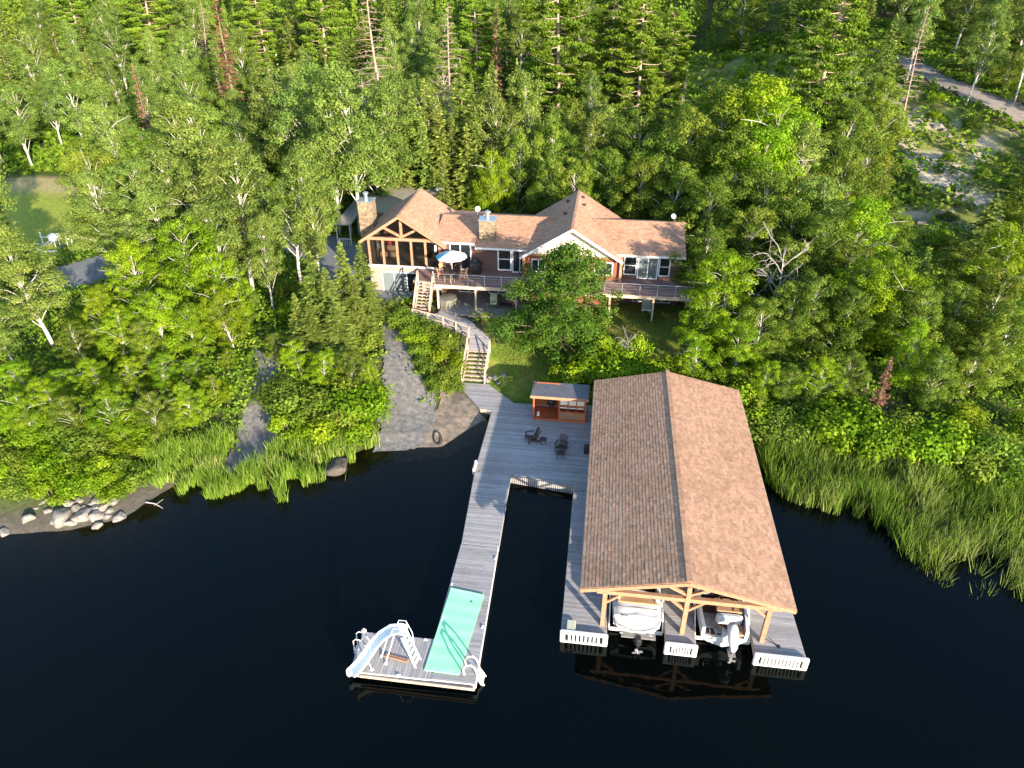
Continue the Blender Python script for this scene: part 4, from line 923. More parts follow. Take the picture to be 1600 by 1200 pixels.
# ------------------------------------------------------------------ boats
def loft(L, W, sheer=.5, top=1.15, coam=.22, ck0=.06, ck1=.62, floor=.45, rake=0.0):
    """hull with side decks and an open cockpit; y from stern 0 to bow L"""
    rows = []; N = 15
    for i in range(N):
        t = i / (N - 1); w = W / 2 * (1 - max(0, (t - .45) / .55) ** 2.3) * (.94 + .06 * min(1, t * 8)); w = max(w, .03)
        y = L * t; kz = -.35 + .75 * max(0, t - .55) ** 1.6 * 1.6; g = top + sheer * t * t * .5; ins = max(.02, w - coam)
        ck = ck0 < t < ck1; fz = floor if ck else g + .05; fz2 = fz
        rows.append([(0, y, kz), (w * .72, y, kz + .32), (w * .98, y, kz + .62 if t < .6 else (kz + g) / 2), (w, y, g - .12), (w * .985, y, g), (ins, y, g + .04), (ins - .02 if ck else ins * .8, y, fz), (0, y, fz2 + (0 if ck else .06))])
    return rows
def boat_hull(t, L, W, **k):
    rows = loft(L, W, **k); mb = MB(); mb.grid(rows, .5, True); mb.grid([[(-x, y, z) for x, y, z in r_] for r_ in rows], .5)
    r0 = rows[0]; n = len(r0); vs = r0 + [(-x, y, z) for x, y, z in r0]; mb.add(vs, [tuple(range(n)) + tuple(range(2 * n - 1, n - 1, -1))], .5)
    return mb.build('hull', M['gel'], t, local=True)
# left cruiser: broad rounded stern with sun lounge
bl = thing('motorboat', 'white cruiser with tan curved stern lounge in the left boathouse slip', 'boat', (3.02, 24.9, .55), 0, 'boats in the boathouse')
boat_hull(bl, 8.2, 2.5, ck0=.14, ck1=.55, floor=.25, top=.95)
mb = MB(); rows = []
for yy, hw, zz in ((-.42, .85, .35), (-.30, 1.05, .72), (-.05, 1.17, .98), (.4, 1.2, 1.10), (.78, 1.2, 1.12)):
    rows.append([(x_ * hw, yy + (.16 * x_ * x_ if yy < .3 else 0), zz - .22 * abs(x_) ** 6) for x_ in [-1 + j / 6 for j in range(13)]])
mb.grid(rows, .5); rows2 = [[(x, y, z) for x, y, z in rows[0]], [(x * .95, -.2, -.1) for x, y, z in rows[0]]]; mb.grid(rows2[::-1], .5)
sdk = mb.build('stern_deck', M['gel'], bl, local=True, smooth=True)
mb = MB(); mb.tube([(-1.16, .5, .93), (-1.0, .46, 1.08), (0, .44, 1.125), (1.0, .46, 1.08), (1.16, .5, .93)], .014, 5); mb.build('deck_seam', M['greyvinyl'], sdk, local=True)
mb = MB(); mb.tube([(-1.24, 3.5, .86), (-1.22, 1.0, .86), (-1.2, .1, .84), (-.95, -.28, .6), (-.3, -.42, .45), (.3, -.42, .45), (.95, -.28, .6), (1.2, .1, .84), (1.22, 1.0, .86), (1.24, 3.5, .86)], .03, 6); mb.build('rub_rail', M['greyvinyl'], bl, local=True)
mb = MB()
for r0, r1 in ((.42, .95),):
    pts_o = [(1.0 * math.cos(a_), 1.28 + .55 * math.sin(a_)) for a_ in [math.pi * j / 10 for j in range(11)]]
mb.prism([(-1.0, .72)] + [(1.0, .72)] + [(1.0 * math.cos(math.pi * j / 8), .85 + .45 * math.sin(math.pi * j / 8)) for j in range(9)], 1.1, 1.2); mb.build('sun_pad', M['tan'], bl, local=True)
mb = MB(); pts = [(1.0 * math.cos(a_), .85 + .58 * math.sin(a_), 1.24) for a_ in [math.pi * j / 10 for j in range(11)]]; mb.tube(pts, .10, 8); mb.build('lounge_back', M['gel'], bl, local=True, smooth=True)
mb = MB(); mb.bx(-1.0, 1.0, 1.45, 4.5, .27, .3); mb.build('cockpit_carpet', M['boatdark'], bl, local=True)
mb = MB(); mb.cbox((.55, 2.7, .6), (.6, .6, .5), .1); mb.cbox((.55, 2.45, .95), (.6, .16, .5), .07); mb.build('helm_seat', M['greyvinyl'], bl, local=True)
mb = MB(); mb.cbox((-.55, 2.7, .6), (.6, .6, .5), .1); mb.cbox((-.55, 2.45, .95), (.6, .16, .5), .07); mb.build('helm_seat', M['cream'], bl, local=True)
mb = MB(); mb.grid([[(-1.05, 4.3, 1.1), (-.6, 4.75, 1.1), (0, 4.9, 1.1), (.6, 4.75, 1.1), (1.05, 4.3, 1.1)], [(-1.0, 4.15, 1.55), (-.55, 4.45, 1.6), (0, 4.55, 1.62), (.55, 4.45, 1.6), (1.0, 4.15, 1.55)]]); mb.build('windshield', M['glass'], bl, local=True)
mb = MB(); mb.cbox((-.62, -.03, .93), (.36, .02, .2), .01); mb.build('stern_hatch', M['greyvinyl'], bl, local=True)
mb = MB(); mb.bx(-.75, .95, -.62, -.2, .1, .17); mb.build('swim_platform', M['greyvinyl'], bl, local=True)
dr = MB(); dr.cbox((.1, -.62, .0), (.34, .5, .42), .08); dr.cbox((.1, -.72, -.42), (.12, .36, .6), .05)
dr.build('sterndrive', M['black'], bl, local=True)
dr = MB()
for k in range(4): a_ = k * math.pi / 2 + .4; dr.beam((.1, -.98, -.45), (.1 + .26 * math.cos(a_), -1.0, -.45 + .26 * math.sin(a_)), .03, .14)
dr.tube([(.1, -.85, -.45), (.1, -1.08, -.45)], [.07, .03], 8); dr.build('propeller', M['metal'], bl, local=True)
for x_ in (-.75, .7): MB().cbox((x_, -.5, .28), (.16, .1, .06), .02).build('stern_cleat', M['metal'], bl, local=True)
# right boat: open transom with outboard
br_ = thing('motorboat', 'white outboard bowrider with tan sun pads in the right boathouse slip', 'boat', (7.33, 24.75, .5), 0, 'boats in the boathouse')
boat_hull(br_, 7.2, 2.42, ck0=-1, ck1=.6, floor=.35, top=.95, coam=.17)
mb = MB(); mb.bx(-1.0, 1.0, .12, 4.2, .36, .40); mb.build('cockpit_sole', M['boatdark'], br_, local=True)
MB().cbox((-.62, .85, .52), (.6, .95, .1), .04).build('sun_pad', M['greyvinyl'], br_, local=True); MB().cbox((-.25, .3, .52), (.5, .4, .1), .04).build('stern_pad', M['greyvinyl'], br_, local=True)
MB().cbox((.66, .35, .55), (.66, .66, .12), .05).build('stern_pad', M['tan'], br_, local=True)
mb = MB(); mb.cbox((.28, .86, .75), (1.3, .36, .6), .1); mb.build('bench', M['gel'], br_, local=True)
mb = MB(); mb.cbox((.28, 1.5, 1.0), (1.3, .9, .1), .05); mb.build('engine_cover_pad', M['tan'], br_, local=True)
mb = MB(); mb.tube([(-.36, 1.05, 1.07), (-.4, 1.6, 1.1), (-.1, 2.0, 1.12), (.6, 2.0, 1.12), (.95, 1.6, 1.1), (.92, 1.05, 1.07)], .025, 6)
mb.tube([(-.35, 1.2, 1.07), (.1, 1.95, 1.07)], .014, 4); mb.tube([(.5, 1.1, 1.07), (.55, 1.95, 1.07)], .014, 4); mb.build('pad_frame', M['black'], br_, local=True)
mb = MB(); mb.cbox((.25, 2.9, .75), (1.5, .5, .8), .1); mb.build('rear_seat', M['boatdark'], br_, local=True)
mb = MB(); mb.cbox((-.7, 2.5, 1.0), (.4, .5, .5), .1); mb.build('side_locker', M['gel'], br_, local=True)
mb = MB(); mb.grid([[(-1.0, 4.2, 1.1), (-.5, 4.6, 1.1), (0, 4.7, 1.1), (.5, 4.6, 1.1), (1.0, 4.2, 1.1)], [(-.95, 4.05, 1.5), (-.5, 4.35, 1.55), (0, 4.42, 1.55), (.5, 4.35, 1.55), (.95, 4.05, 1.5)]]); mb.build('windshield', M['glass'], br_, local=True)
mb = MB(); mb.tube([(-.75, -.02, .5), (-.75, -.12, .75), (-.75, .1, .75)], .02, 6); mb.tube([(-.45, -.02, .5), (-.45, -.12, .75), (-.45, .1, .75)], .02, 6); mb.bx(-.75, -.45, -.14, -.1, .3, .34); mb.bx(-.75, -.45, -.14, -.1, .55, .59); mb.build('boarding_ladder', M['metal'], br_, local=True)
# tilted outboard
mb = MB(); rows = []
for s_y, s_z, hw, hh in ((.2, .95, .16, .12), (.05, 1.12, .27, .26), (-.25, 1.12, .30, .32), (-.6, .98, .29, .32), (-.88, .8, .22, .24), (-1.0, .72, .12, .12)):
    rows.append([(.28 + hw * math.cos(a_) * (1 - .12 * math.cos(2 * a_)), s_y + hh * math.sin(a_) * .35, s_z + hh * math.sin(a_)) for a_ in [2 * math.pi * j / 12 for j in range(13)]])
mb.grid(rows, .5, True); mb.add([r_ for r_ in rows[0][:-1]], [tuple(range(12))], .5); mb.add([r_ for r_ in rows[-1][:-1]], [tuple(range(11, -1, -1))], .5)
en = mb.build('outboard_motor', M['gel'], br_, local=True, smooth=True)
mb = MB(); mb.cbox((.28, -.62, .45), (.2, .3, .75), .06); mb.cbox((.28, -.72, .02), (.1, .42, .5), .04); mb.bx(.1, .46, -1.0, -.5, .2, .23); mb.build('lower_unit', M['greyvinyl'], en, local=True)
mb = MB()
for k in range(3): a_ = k * 2.094; mb.beam((.28, -1.0, -.05), (.28 + .2 * math.cos(a_), -1.02, -.05 + .2 * math.sin(a_)), .03, .12)
mb.build('propeller', M['metal'], en, local=True)
mb = MB(); mb.cbox((.02, .05, .62), (.3, .3, .35), .05); mb.build('motor_bracket', M['gel'], br_, local=True)
# boat lifts
for nm_, xa, xb in (('left', 1.68, 4.4), ('right', 6.02, 8.72)):
    t = thing('boat_lift', 'white boat lift cradle under the %s' % ('tan-lounge cruiser' if nm_ == 'left' else 'outboard bowrider'), 'boat lift', ((xa + xb) / 2, 26, .2), 0, 'boat lifts')
    MB().bx(xa, xb, 25.1, 25.22, .1, .24).build('cross_beam', M['alu'], t); MB().bx(xa, xb, 30.1, 30.22, .1, .24).build('cross_beam', M['alu'], t)
    for x_ in (xa, xb):
        MB().beam((x_, 25.16, .2), (x_, 26.6, 1.3), .07, .07).build('lift_arm', M['alu'], t); MB().tube([(x_, 26.6, 1.3), (x_, 26.6, -2)], .05, 8).build('lift_post', M['alu'], t)
# ------------------------------------------------------------------ slide, ladders, mat
sl = thing('water_slide', 'white curved water slide with ladder on the outer dock corner', 'slide', (-9, 21.6, .6))
path = [(-8.05, 21.95, 2.15), (-8.35, 22.0, 2.15), (-8.75, 21.95, 2.08), (-9.15, 21.75, 1.85), (-9.5, 21.45, 1.5), (-9.8, 21.1, 1.12), (-10.05, 20.78, .86), (-10.25, 20.5, .76), (-10.38, 20.3, .76)]
rows = []
for i, p in enumerate(path):
    a_ = Vector(path[max(i - 1, 0)]); b_ = Vector(path[min(i + 1, len(path) - 1)]); d_ = (b_ - a_).normalized(); s_v = Vector((d_.y, -d_.x, 0)).normalized(); u_ = s_v.cross(d_).normalized()
    if u_.z < 0: u_ = -u_
    p = Vector(p); rows.append([p + s_v * a + u_ * h_ for a, h_ in ((-.33, .17), (-.29, .2), (-.25, .15), (-.21, .02), (0, 0), (.21, .02), (.25, .15), (.29, .2), (.33, .17))])
mb = MB(); mb.grid(rows); mb.grid([[Vector(p) - Vector((0, 0, .05)) for p in r_] for r_ in rows], None, True)
mb.build('chute', M['slide'], sl, smooth=True)
L0 = Vector((-7.45, 21.45, .6)); L1 = Vector((-8.12, 21.85, 2.15)); sd_ = Vector((.1, .38, 0)) * .62
for sg in (-1, 1): MB().beam(L0 + sd_ * sg, L1 + sd_ * sg, .05, .12).build('ladder_rail', M['white'], sl)
for k in range(6): q = L0.lerp(L1, (k + .6) / 6.2); MB().beam(q - sd_, q + sd_, .14, .035).build('ladder_step', M['white'], sl)
for sg in (-1, 1):
    o_ = sd_ * sg * 1.1; MB().tube([L0.lerp(L1, .45) + o_, L0.lerp(L1, .7) + o_ + Vector((.1, 0, .45)), L1 + o_ + Vector((0, 0, .62)), L1 + o_ + Vector((-.35, .05, .55)), L1 + o_ + Vector((-.5, .08, .15))], .022, 6).build('handrail', M['white'], sl)
for q0, q1 in (((-8.6, 21.75, 2.0), (-8.99, 21.25, .6)), ((-8.9, 22.1, 1.95), (-9.3, 21.65, .6)), ((-9.75, 20.95, 1.1), (-9.55, 20.85, .6)), ((-9.9, 21.3, 1.1), (-10.1, 21.4, .6))):
    mb = MB(); mb.tube([q0, q1], .028, 6); mb.lathe((q1[0], q1[1], .6), [(.1, 0), (.1, .02), (.04, .06)], 8); mb.build('support_leg', M['white'], sl)
swl = thing('swim_ladder', 'white swim ladder with two looped handles at the slide dock edge', 'ladder', (-10.5, 22.1, .6))
for y_ in (21.85, 22.3):
    MB().tube([(-10.02, y_, .62), (-10.22, y_, 1.05), (-10.4, y_, 1.32), (-10.6, y_, 1.35), (-10.74, y_, 1.2), (-10.76, y_, .6), (-10.76, y_, -.8)], .025, 6).build('handle', M['white'], swl)
    MB().tube([(-10.4, y_, 1.3), (-10.55, y_, .62)], .02, 6).build('brace', M['white'], swl)
for k in range(4): MB().bx(-10.82, -10.72, 21.85, 22.3, .3 - k * .3, .34 - k * .3).build('rung', M['white'], swl)
t = thing('orange_board', 'long orange board lying flat on the dock beneath the water slide', 'board', (-8.55, 21.6, .6), -.17)
mb = MB(); mb.cbox((0, 0, .035), (1.2, .2, .045), .012); mb.cbox((0, -.06, .065), (1.16, .04, .02), .006); mb.build('board', M['cedar'], t, local=True)
mt = thing('foam_mat', 'large mint green foam float mat lying along the outer dock', 'float mat', (-6.1, 23.7, .63))
mb = MB(); rows = []; c4 = [(-7.05, 21.1), (-5.36, 21.08), (-4.98, 26.05), (-6.83, 26.3)]
def bil(u, v): return tuple((c4[0][i] * (1 - u) + c4[1][i] * u) * (1 - v) + (c4[3][i] * (1 - u) + c4[2][i] * u) * v for i in (0, 1))
for i in range(31):
    v = i / 30; rows.append([(bil(j / 8, v)[0], bil(j / 8, v)[1], .655 + .006 * math.sin(i * 1.35) + .003 * math.sin(i * .7 + j) + (.02 if i == 30 else 0)) for j in range(9)])
mb.grid(rows); edge = [r_[0] for r_ in rows] + rows[-1][1:] + [r_[-1] for r_ in rows[::-1]][1:] + rows[0][::-1][1:]
low = [(x, y, .612) for x, y, z in edge]; mb.grid([low, edge]); mb.build('mat', M['mint'], mt, smooth=False)
mb = MB(); mb.lathe((-5.55, 25.5, .672), [(.05, 0), (.05, .01), (.02, .012)], 8); mb.build('grommet', M['black'], mt)
wl = thing('dock_ladder', 'pale wooden swim ladder with two scooped handles leaning off the outer dock corner', 'ladder', (-4.7, 21.3, .6))
for y_ in (21.12, 21.62):
    mb = MB(); P_ = [(-5.1, .62), (-5.16, 1.0), (-5.0, 1.32), (-4.8, 1.38), (-4.6, 1.2), (-4.5, .85), (-4.45, .5), (-4.25, .2)]
    mb.tube([(x_, y_, z_) for x_, z_ in P_], .045, 6); mb.beam((-4.48, y_, .55), (-3.85, y_, -.75), .06, .14); mb.build('handle', M['cream'], wl)
for k in range(5): q = Vector((-4.42, 0, .42)).lerp(Vector((-3.92, 0, -.6)), k / 4); mb = MB(); mb.box((q.x, 21.37, q.z), (.2, .5, .04)); mb.build('rung', M['cream'], wl)
# ------------------------------------------------------------------ adirondack chairs etc.
def adirondack(x, y, rz, lab):
    t = thing('adirondack_chair', lab, 'chair', (x, y, DK), rz, 'adirondack chairs on the dock platform'); m_ = M['brownplastic']
    mb = MB()
    for k in range(5): mb.beam((-.27 + 0, -.34 + k * .12, .36 - k * .035), (.27, -.34 + k * .12, .36 - k * .035), .1, .03)
    mb.build('seat', m_, t, local=True)
    mb = MB()
    for k in range(5): a_ = (k - 2) * .085; mb.beam((a_ * 1.1, .2, .2), (a_ * 1.6, .55, 1.02 - .08 * abs(k - 2)), .09, .025)
    mb.beam((-.22, .33, .5), (.22, .33, .5), .03, .07); mb.build('backrest', m_, t, local=True)
    for sx in (-1, 1):
        MB().cbox((sx * .36, -.05, .58), (.14, .72, .03), .012).build('armrest', m_, t, local=True)
        MB().beam((sx * .33, -.36, 0), (sx * .33, -.36, .56), .05, .09).build('leg', m_, t, local=True)
        MB().beam((sx * .30, -.38, .34), (sx * .30, .52, .02), .04, .12).build('leg', m_, t, local=True)
    return t
adirondack(-3.95, 40.35, R(-62), 'dark adirondack chair facing the lake side, nearest the timber pavilion opening')
adirondack(-1.85, 39.55, R(-14), 'dark adirondack chair with its footstool, nearer the boathouse roof')
t = thing('footstool', 'brown slatted footstool in front of the chair nearer the boathouse', 'footstool', (-1.85, 38.75, DK), 0)
mb = MB()
for k in range(4): mb.bx(-.28, .28, -.24 + k * .13, -.13 + k * .13, .33, .36)
mb.build('top', M['brownplastic'], t, local=True)
for x_ in (-.24, .24): MB().beam((x_, -.2, .33), (x_, -.22, 0), .04, .07).build('leg', M['brownplastic'], t, local=True); MB().beam((x_, .2, .33), (x_, .24, 0), .04, .07).build('leg', M['brownplastic'], t, local=True)
t = thing('side_table', 'small round dark side table between the two adirondack chairs', 'side table', (-3.15, 40.05, DK), 0)
mb = MB(); mb.lathe((0, 0, .42), [(.24, 0), (.26, .02), (.26, .04)], 14); mb.build('top', M['brownplastic'], t, local=True)
for k in range(3): a_ = k * 2.094; MB().beam((.15 * math.cos(a_), .15 * math.sin(a_), .42), (.2 * math.cos(a_), .2 * math.sin(a_), 0), .04, .06).build('leg', M['brownplastic'], t, local=True)
t = thing('dock_bin', 'black storage bin at the edge of the boathouse roof', 'bin', (-.05, 39.5, DK), 0)
MB().cbox((0, 0, .22), (.5, .5, .44), .04).build('body', M['black'], t, local=True); MB().cbox((0, 0, .47), (.54, .54, .06), .02).build('lid', M['brownplastic'], t, local=True)
t = thing('corner_fender', 'pale pink corner fender on the lake side of the platform', 'fender', (-7.42, 36.9, .3), 0)
MB().cbox((0, 0, .2), (.2, .9, .5), .06).build('body', M['cream'], t, local=True); MB().cbox((0, .35, .5), (.16, .2, .12), .04).build('cap', M['white'], t, local=True)
# ------------------------------------------------------------------ pavilion
cb = thing('dock_pavilion', 'small red cedar pavilion with dark flat roof, half open half slatted, on the dock', 'pavilion', (-2.3, 43.8, DK))
mb = MB(); planks(mb, [(-4.2, 43.1), (-.4, 43.1), (-.4, 44.75), (-4.2, 44.75)], DK + .1, th=.09); mb.build('floor', M['cedar_red'], cb)
mb = MB(); mb.bx(-4.22, -.36, 43.0, 43.07, DK, DK + .16); mb.build('sill', M['cedar_red'], cb)
for x_, y_ in ((-4.15, 43.1), (-2.3, 43.1), (-.42, 43.1), (-4.15, 44.7), (-2.3, 44.7), (-.42, 44.7)): MB().bx(x_ - .055, x_ + .055, y_ - .055, y_ + .055, DK + .1, 2.72).build('post', M['cedar_red'], cb)
mb = MB(); mb.slab([(-4.35, 42.7, 2.86), (-.22, 42.7, 2.86), (-.22, 44.95, 2.7), (-4.35, 44.95, 2.7)], .06); mb.build('roof', M['grey_roof'], cb)
mb = MB(); mb.bx(-4.38, -.2, 42.64, 42.69, 2.66, 2.87); mb.build('fascia', M['cedar'], cb)
mb = MB()
for k in range(12): mb.bx(-4.1, -2.36, 44.72, 44.75, DK + .2 + k * .17, DK + .31 + k * .17)
for k in range(12): mb.bx(-4.2, -4.17, 43.16, 44.6, DK + .2 + k * .17, DK + .31 + k * .17)
mb.build('slat_screen', M['cedar_red'], cb)
MB().bx(-2.24, -.48, 43.08, 43.1, DK + .16, 1.35).build('panel', M['soffit'], cb); MB().bx(-2.24, -.48, 44.7, 44.72, DK + .16, 2.6).build('panel', M['soffit'], cb)
mb = MB()
for x_ in (-1.66, -1.07): mb.bx(x_ - .03, x_ + .03, 43.06, 43.12, DK + .16, 2.65)
mb.bx(-2.24, -.48, 43.05, 43.12, 1.9, 1.97); mb.bx(-2.24, -.48, 43.05, 43.12, 1.36, 1.44); mb.build('frame', M['cedar_red'], cb)
for x_ in (-1.97, -1.37, -.77):
    MB().bx(x_ - .26, x_ + .26, 43.085, 43.095, 2.0, 2.58).build('blind', M['cream'], cb); MB().bx(x_ - .25, x_ + .25, 43.07, 43.08, 1.72, 1.8).build('shelf_edge', M['white'], cb)
t = thing('kettle_grill', 'dark kettle smoker standing in the open half of the pavilion', 'grill', (-2.95, 44.15, DK + .1))
mb = MB(); mb.lathe((0, 0, .5), [(.05, 0), (.3, .12), (.34, .3), (.3, .52), (.2, .62), (.05, .66)], 16); mb.build('body', M['black'], t, local=True, smooth=True)
MB().tube([(0, 0, 1.1), (0, .05, 1.75)], .08, 10).build('flue', M['metal'], t, local=True)
for k in range(3): a_ = k * 2.094; MB().tube([(.15 * math.cos(a_), .15 * math.sin(a_), .55), (.3 * math.cos(a_), .3 * math.sin(a_), 0)], .02, 6).build('leg', M['black'], t, local=True)
t = thing('lantern', 'small white lantern on the pavilion floor', 'lantern', (-3.85, 43.45, DK + .1))
MB().lathe((0, 0, 0), [(.12, 0), (.12, .05), (.1, .06), (.1, .26), (.12, .28), (.03, .36)], 10).build('body', M['white'], t, local=True); MB().tube([(-.1, 0, .3), (0, 0, .5), (.1, 0, .3)], .01, 5).build('handle', M['black'], t, local=True)
t = thing('hose_cleat', 'black mooring hook and rope on the reed-side finger dock', 'mooring hook', (10.0, 24.75, DK))
mb = MB(); mb.lathe((0, 0, 0), [(.09, 0), (.09, .03), (.03, .05), (.03, .16)], 8); mb.build('hook', M['black'], t, local=True); MB().tube([(0, 0, .04), (-.4, .25, .02), (-.7, .55, .02)], .015, 5).build('rope', M['black'], t, local=True)
t = thing('dark_hoop', 'thin dark hoop lying in the sand at the water edge', 'hoop', (-10.75, 40.3, .12), .35)  # thin black hoop laid where the beach has a dark ring mark
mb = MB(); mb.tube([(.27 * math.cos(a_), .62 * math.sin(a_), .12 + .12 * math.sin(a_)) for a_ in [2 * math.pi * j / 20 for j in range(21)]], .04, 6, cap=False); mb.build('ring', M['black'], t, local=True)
# ------------------------------------------------------------------ boulders
def boulder_mesh(seed, flat=.65):
    rs = np.random.RandomState(seed); import bmesh
    bm = bmesh.new(); bmesh.ops.create_icosphere(bm, subdivisions=3, radius=1)
    pl = [(rs.normal(size=3), rs.uniform(.5, .85)) for _ in range(16)]
    for v in bm.verts:
        c_ = np.array(v.co)
        for n_, d_ in pl:
            n_ = n_ / np.linalg.norm(n_); e = c_ @ n_ - d_
            if e > 0: c_ = c_ - n_ * e * .92
        c_ = c_ * (1 + .05 * math.sin(c_[0] * 5 + seed) * math.cos(c_[1] * 6)); c_[2] *= flat; v.co = c_
    me = bpy.data.meshes.new('boulder'); bm.to_mesh(me); bm.free(); me.polygons.foreach_set('use_smooth', [True] * len(me.polygons)); return me
BM = [boulder_mesh(s) for s in range(6)]
for b_ in BM: b_.materials.append(M['rock'])
BM2 = boulder_mesh(9, .5); BM2.materials.append(M['wetrock'])
BOULD = []
def boulder(x, y, r, me=None, z=None, sx=1., look=''):
    me = me or rng.choice(BM); o = bpy.data.objects.new('boulder', me); COL.objects.link(o); z = max(Hs(x, y), -.15) if z is None else z
    o.location = (x, y, z + r * .02); o.scale = (r * sx, r * rng.uniform(.8, 1.05), r * rng.uniform(.85, 1.1)); o.rotation_euler = (rng.uniform(-.3, .3), rng.uniform(-.3, .3), rng.uniform(0, 6.28)); BOULD.append([o, r, look]); return o
for px, py, r_ in ((8, 833, .34), (16, 822, .26), (43, 812, .42), (62, 797, .30), (74, 800, .36), (86, 797, .3), (95, 792, .36), (98, 810, .62), (88, 814, .3), (111, 818, .36), (130, 811, .58), (150, 808, .42), (169, 811, .36), (187, 810, .40), (152, 823, .30),
                   (122, 798, .34), (133, 795, .3), (143, 790, .26), (150, 796, .3), (158, 783, .45), (165, 794, .36), (177, 784, .36), (118, 768, .34), (139, 768, .36), (128, 772, .24), (155, 762, .3), (124, 785, .3), (107, 788, .34), (140, 780, .22), (70, 788, .25), (56, 786, .2), (172, 800, .24)):
    q = ray_ground(px, py); boulder(q.x, q.y, r_ * 1.45, z=max(q.z, -.1) + .08)
for px, py, r_ in ((380, 717, .34), (392, 690, .16), (365, 715, .2), (290, 722, .3), (575, 691, .3), (385, 735, .16)):
    q = ray_ground(px, py); boulder(q.x, q.y, r_, z=max(q.z, -.1), look='shore')
q = ray_ground(530, 722); boulder(-16.9, 36.4, 1.15, BM2, z=.0, sx=1.15, look='big')
for px, py, r_ in ((758, 596, .3), (770, 592, .42), (787, 588, .36), (762, 602, .25), (778, 600, .3)):
    q = ray_ground(px, py); boulder(q.x, q.y, r_, look='stairs')
for px, py, r_ in ((1395, 150, .7), (1410, 158, .9), (1432, 175, .8), (1450, 190, .7), (1465, 200, 1.0), (1480, 215, .8), (1500, 228, .9), (1525, 240, .8), (1230, 105, .9), (1215, 110, .7), (1475, 205, .6), (1440, 350, .9), (1480, 345, 1.1), (1540, 365, .8)):
    q = ray_ground(px, py); boulder(q.x, q.y, r_, look='hill')
# drift logs
for k, (a_, b_, r_) in enumerate((((-27.6, 31.2, .1), (-26.3, 30.9, .0), .045), ((-40.2, 33.5, .9), (-38.0, 30.2, .25), .11))):
    t = thing('driftwood_log', ('bleached driftwood log at the tip of the boulder spit', 'bare pale fallen trunk sloping to the water among the yellow-green shore birches')[k], 'log', a_)
    MB().tube([a_, tuple((Vector(a_) + Vector(b_)) / 2 + Vector((0, .1, .05))), b_], [r_, r_ * .8, r_ * .4], 8).build('trunk', M['bark_dead'], t); MB().tube([tuple((Vector(a_) + Vector(b_)) / 2), tuple((Vector(a_) + Vector(b_)) / 2 + Vector((.5, .3, .3)))], [r_ * .4, .01], 5).build('branch', M['bark_dead'], t)
# ------------------------------------------------------------------ utility pole, car, boat trailer frame
q = ray_ground(1152, 50); t = thing('utility_pole', 'tall pale utility pole standing beside the far road at the top of the photo', 'utility pole', (q.x, q.y, q.z))
MB().tube([(0, 0, -.5), (0, 0, 15)], [.26, .18], 8).build('pole', M['pool_grey'], t, local=True); MB().bx(-1.2, 1.2, -.06, .06, 13.8, 14.0).build('crossarm', M['bark'], t, local=True)
q = ray_ground(1437, 62); t = thing('parked_car', 'pale car half hidden by trees beside the far gravel road', 'car', (q.x, q.y, q.z), .5)
def car(t):
    rows = []; prof = [(-2.1, .5, .75), (-2.05, .9, .8), (-1.2, 1.0, .84), (-.6, 1.45, .7), (.8, 1.5, .7), (1.5, 1.05, .83), (2.15, .95, .8), (2.2, .5, .75)]
    mb = MB(); mb.grid([[(x_, -hw, .3), (x_, -hw - .06, .6 if z_ > .6 else .45), (x_, -hw, z_), (x_, hw, z_), (x_, hw + .06, .6 if z_ > .6 else .45), (x_, hw, .3)] for x_, z_, hw in prof]); mb.bx(-2.1, 2.1, -.7, .7, .28, .5)
    b_ = mb.build('body', M['white'], t, local=True)
    mb = MB(); mb.bx(-.9, 1.1, -.79, .79, 1.05, 1.36); mb.build('windows', M['glass_dark'], b_, local=True)
    for x_ in (-1.35, 1.35):
        for y_ in (-.8, .8): MB().tube([(x_, y_ - .1, .33), (x_, y_ + .1, .33)], .33, 14).build('wheel', M['black'], t, local=True)
car(t)
q = at(85, 372, 66.5); t = thing('boat_trailer_frame', 'white tubular lift frame with hoses standing on the grass clearing', 'lift frame', (q.x, 66.5, Hs(q.x, 66.5)))
B = Vector(t.location); mb = MB()
for x_ in (-1.6, -.2, .4, 1.3, 1.9): mb.tube([(x_, 0, 0), (x_, .1, 1.5)], .06, 6)
mb.build('upright', M['alu'], t, local=True)
mb = MB(); mb.tube([(-2.4, -.3, .35), (-.8, -.5, .3), (.4, -.2, .9)], .06, 6); mb.tube([(-1.2, -1.6, .1), (.2, -.4, 1.1)], .07, 6); mb.tube([(-.7, -1.9, .1), (1.2, -1.6, .15)], .09, 6); mb.tube([(-1.8, .1, 1.0), (1.9, .1, .9)], .05, 6); mb.build('frame_tube', M['alu'], t, local=True)
mb = MB(); mb.cbox((-.4, .3, .9), (.9, .8, .8), .15); mb.cbox((.3, .2, 1.2), (.4, .5, .5), .1); mb.build('float_box', M['white'], t, local=True)
mb = MB(); mb.tube([(.6, -.6, .35), (1.5, -.9, .5), (2.2, -.8, .4), (2.8, -.3, .9)], .05, 6); mb.lathe((1.6, -1.0, .1), [(.35, 0), (.4, .15), (.3, .35)], 10); mb.build('hose_reel', M['black'], t, local=True)
# ------------------------------------------------------------------ planting
rng = random.Random(21)
P_ = plant_px
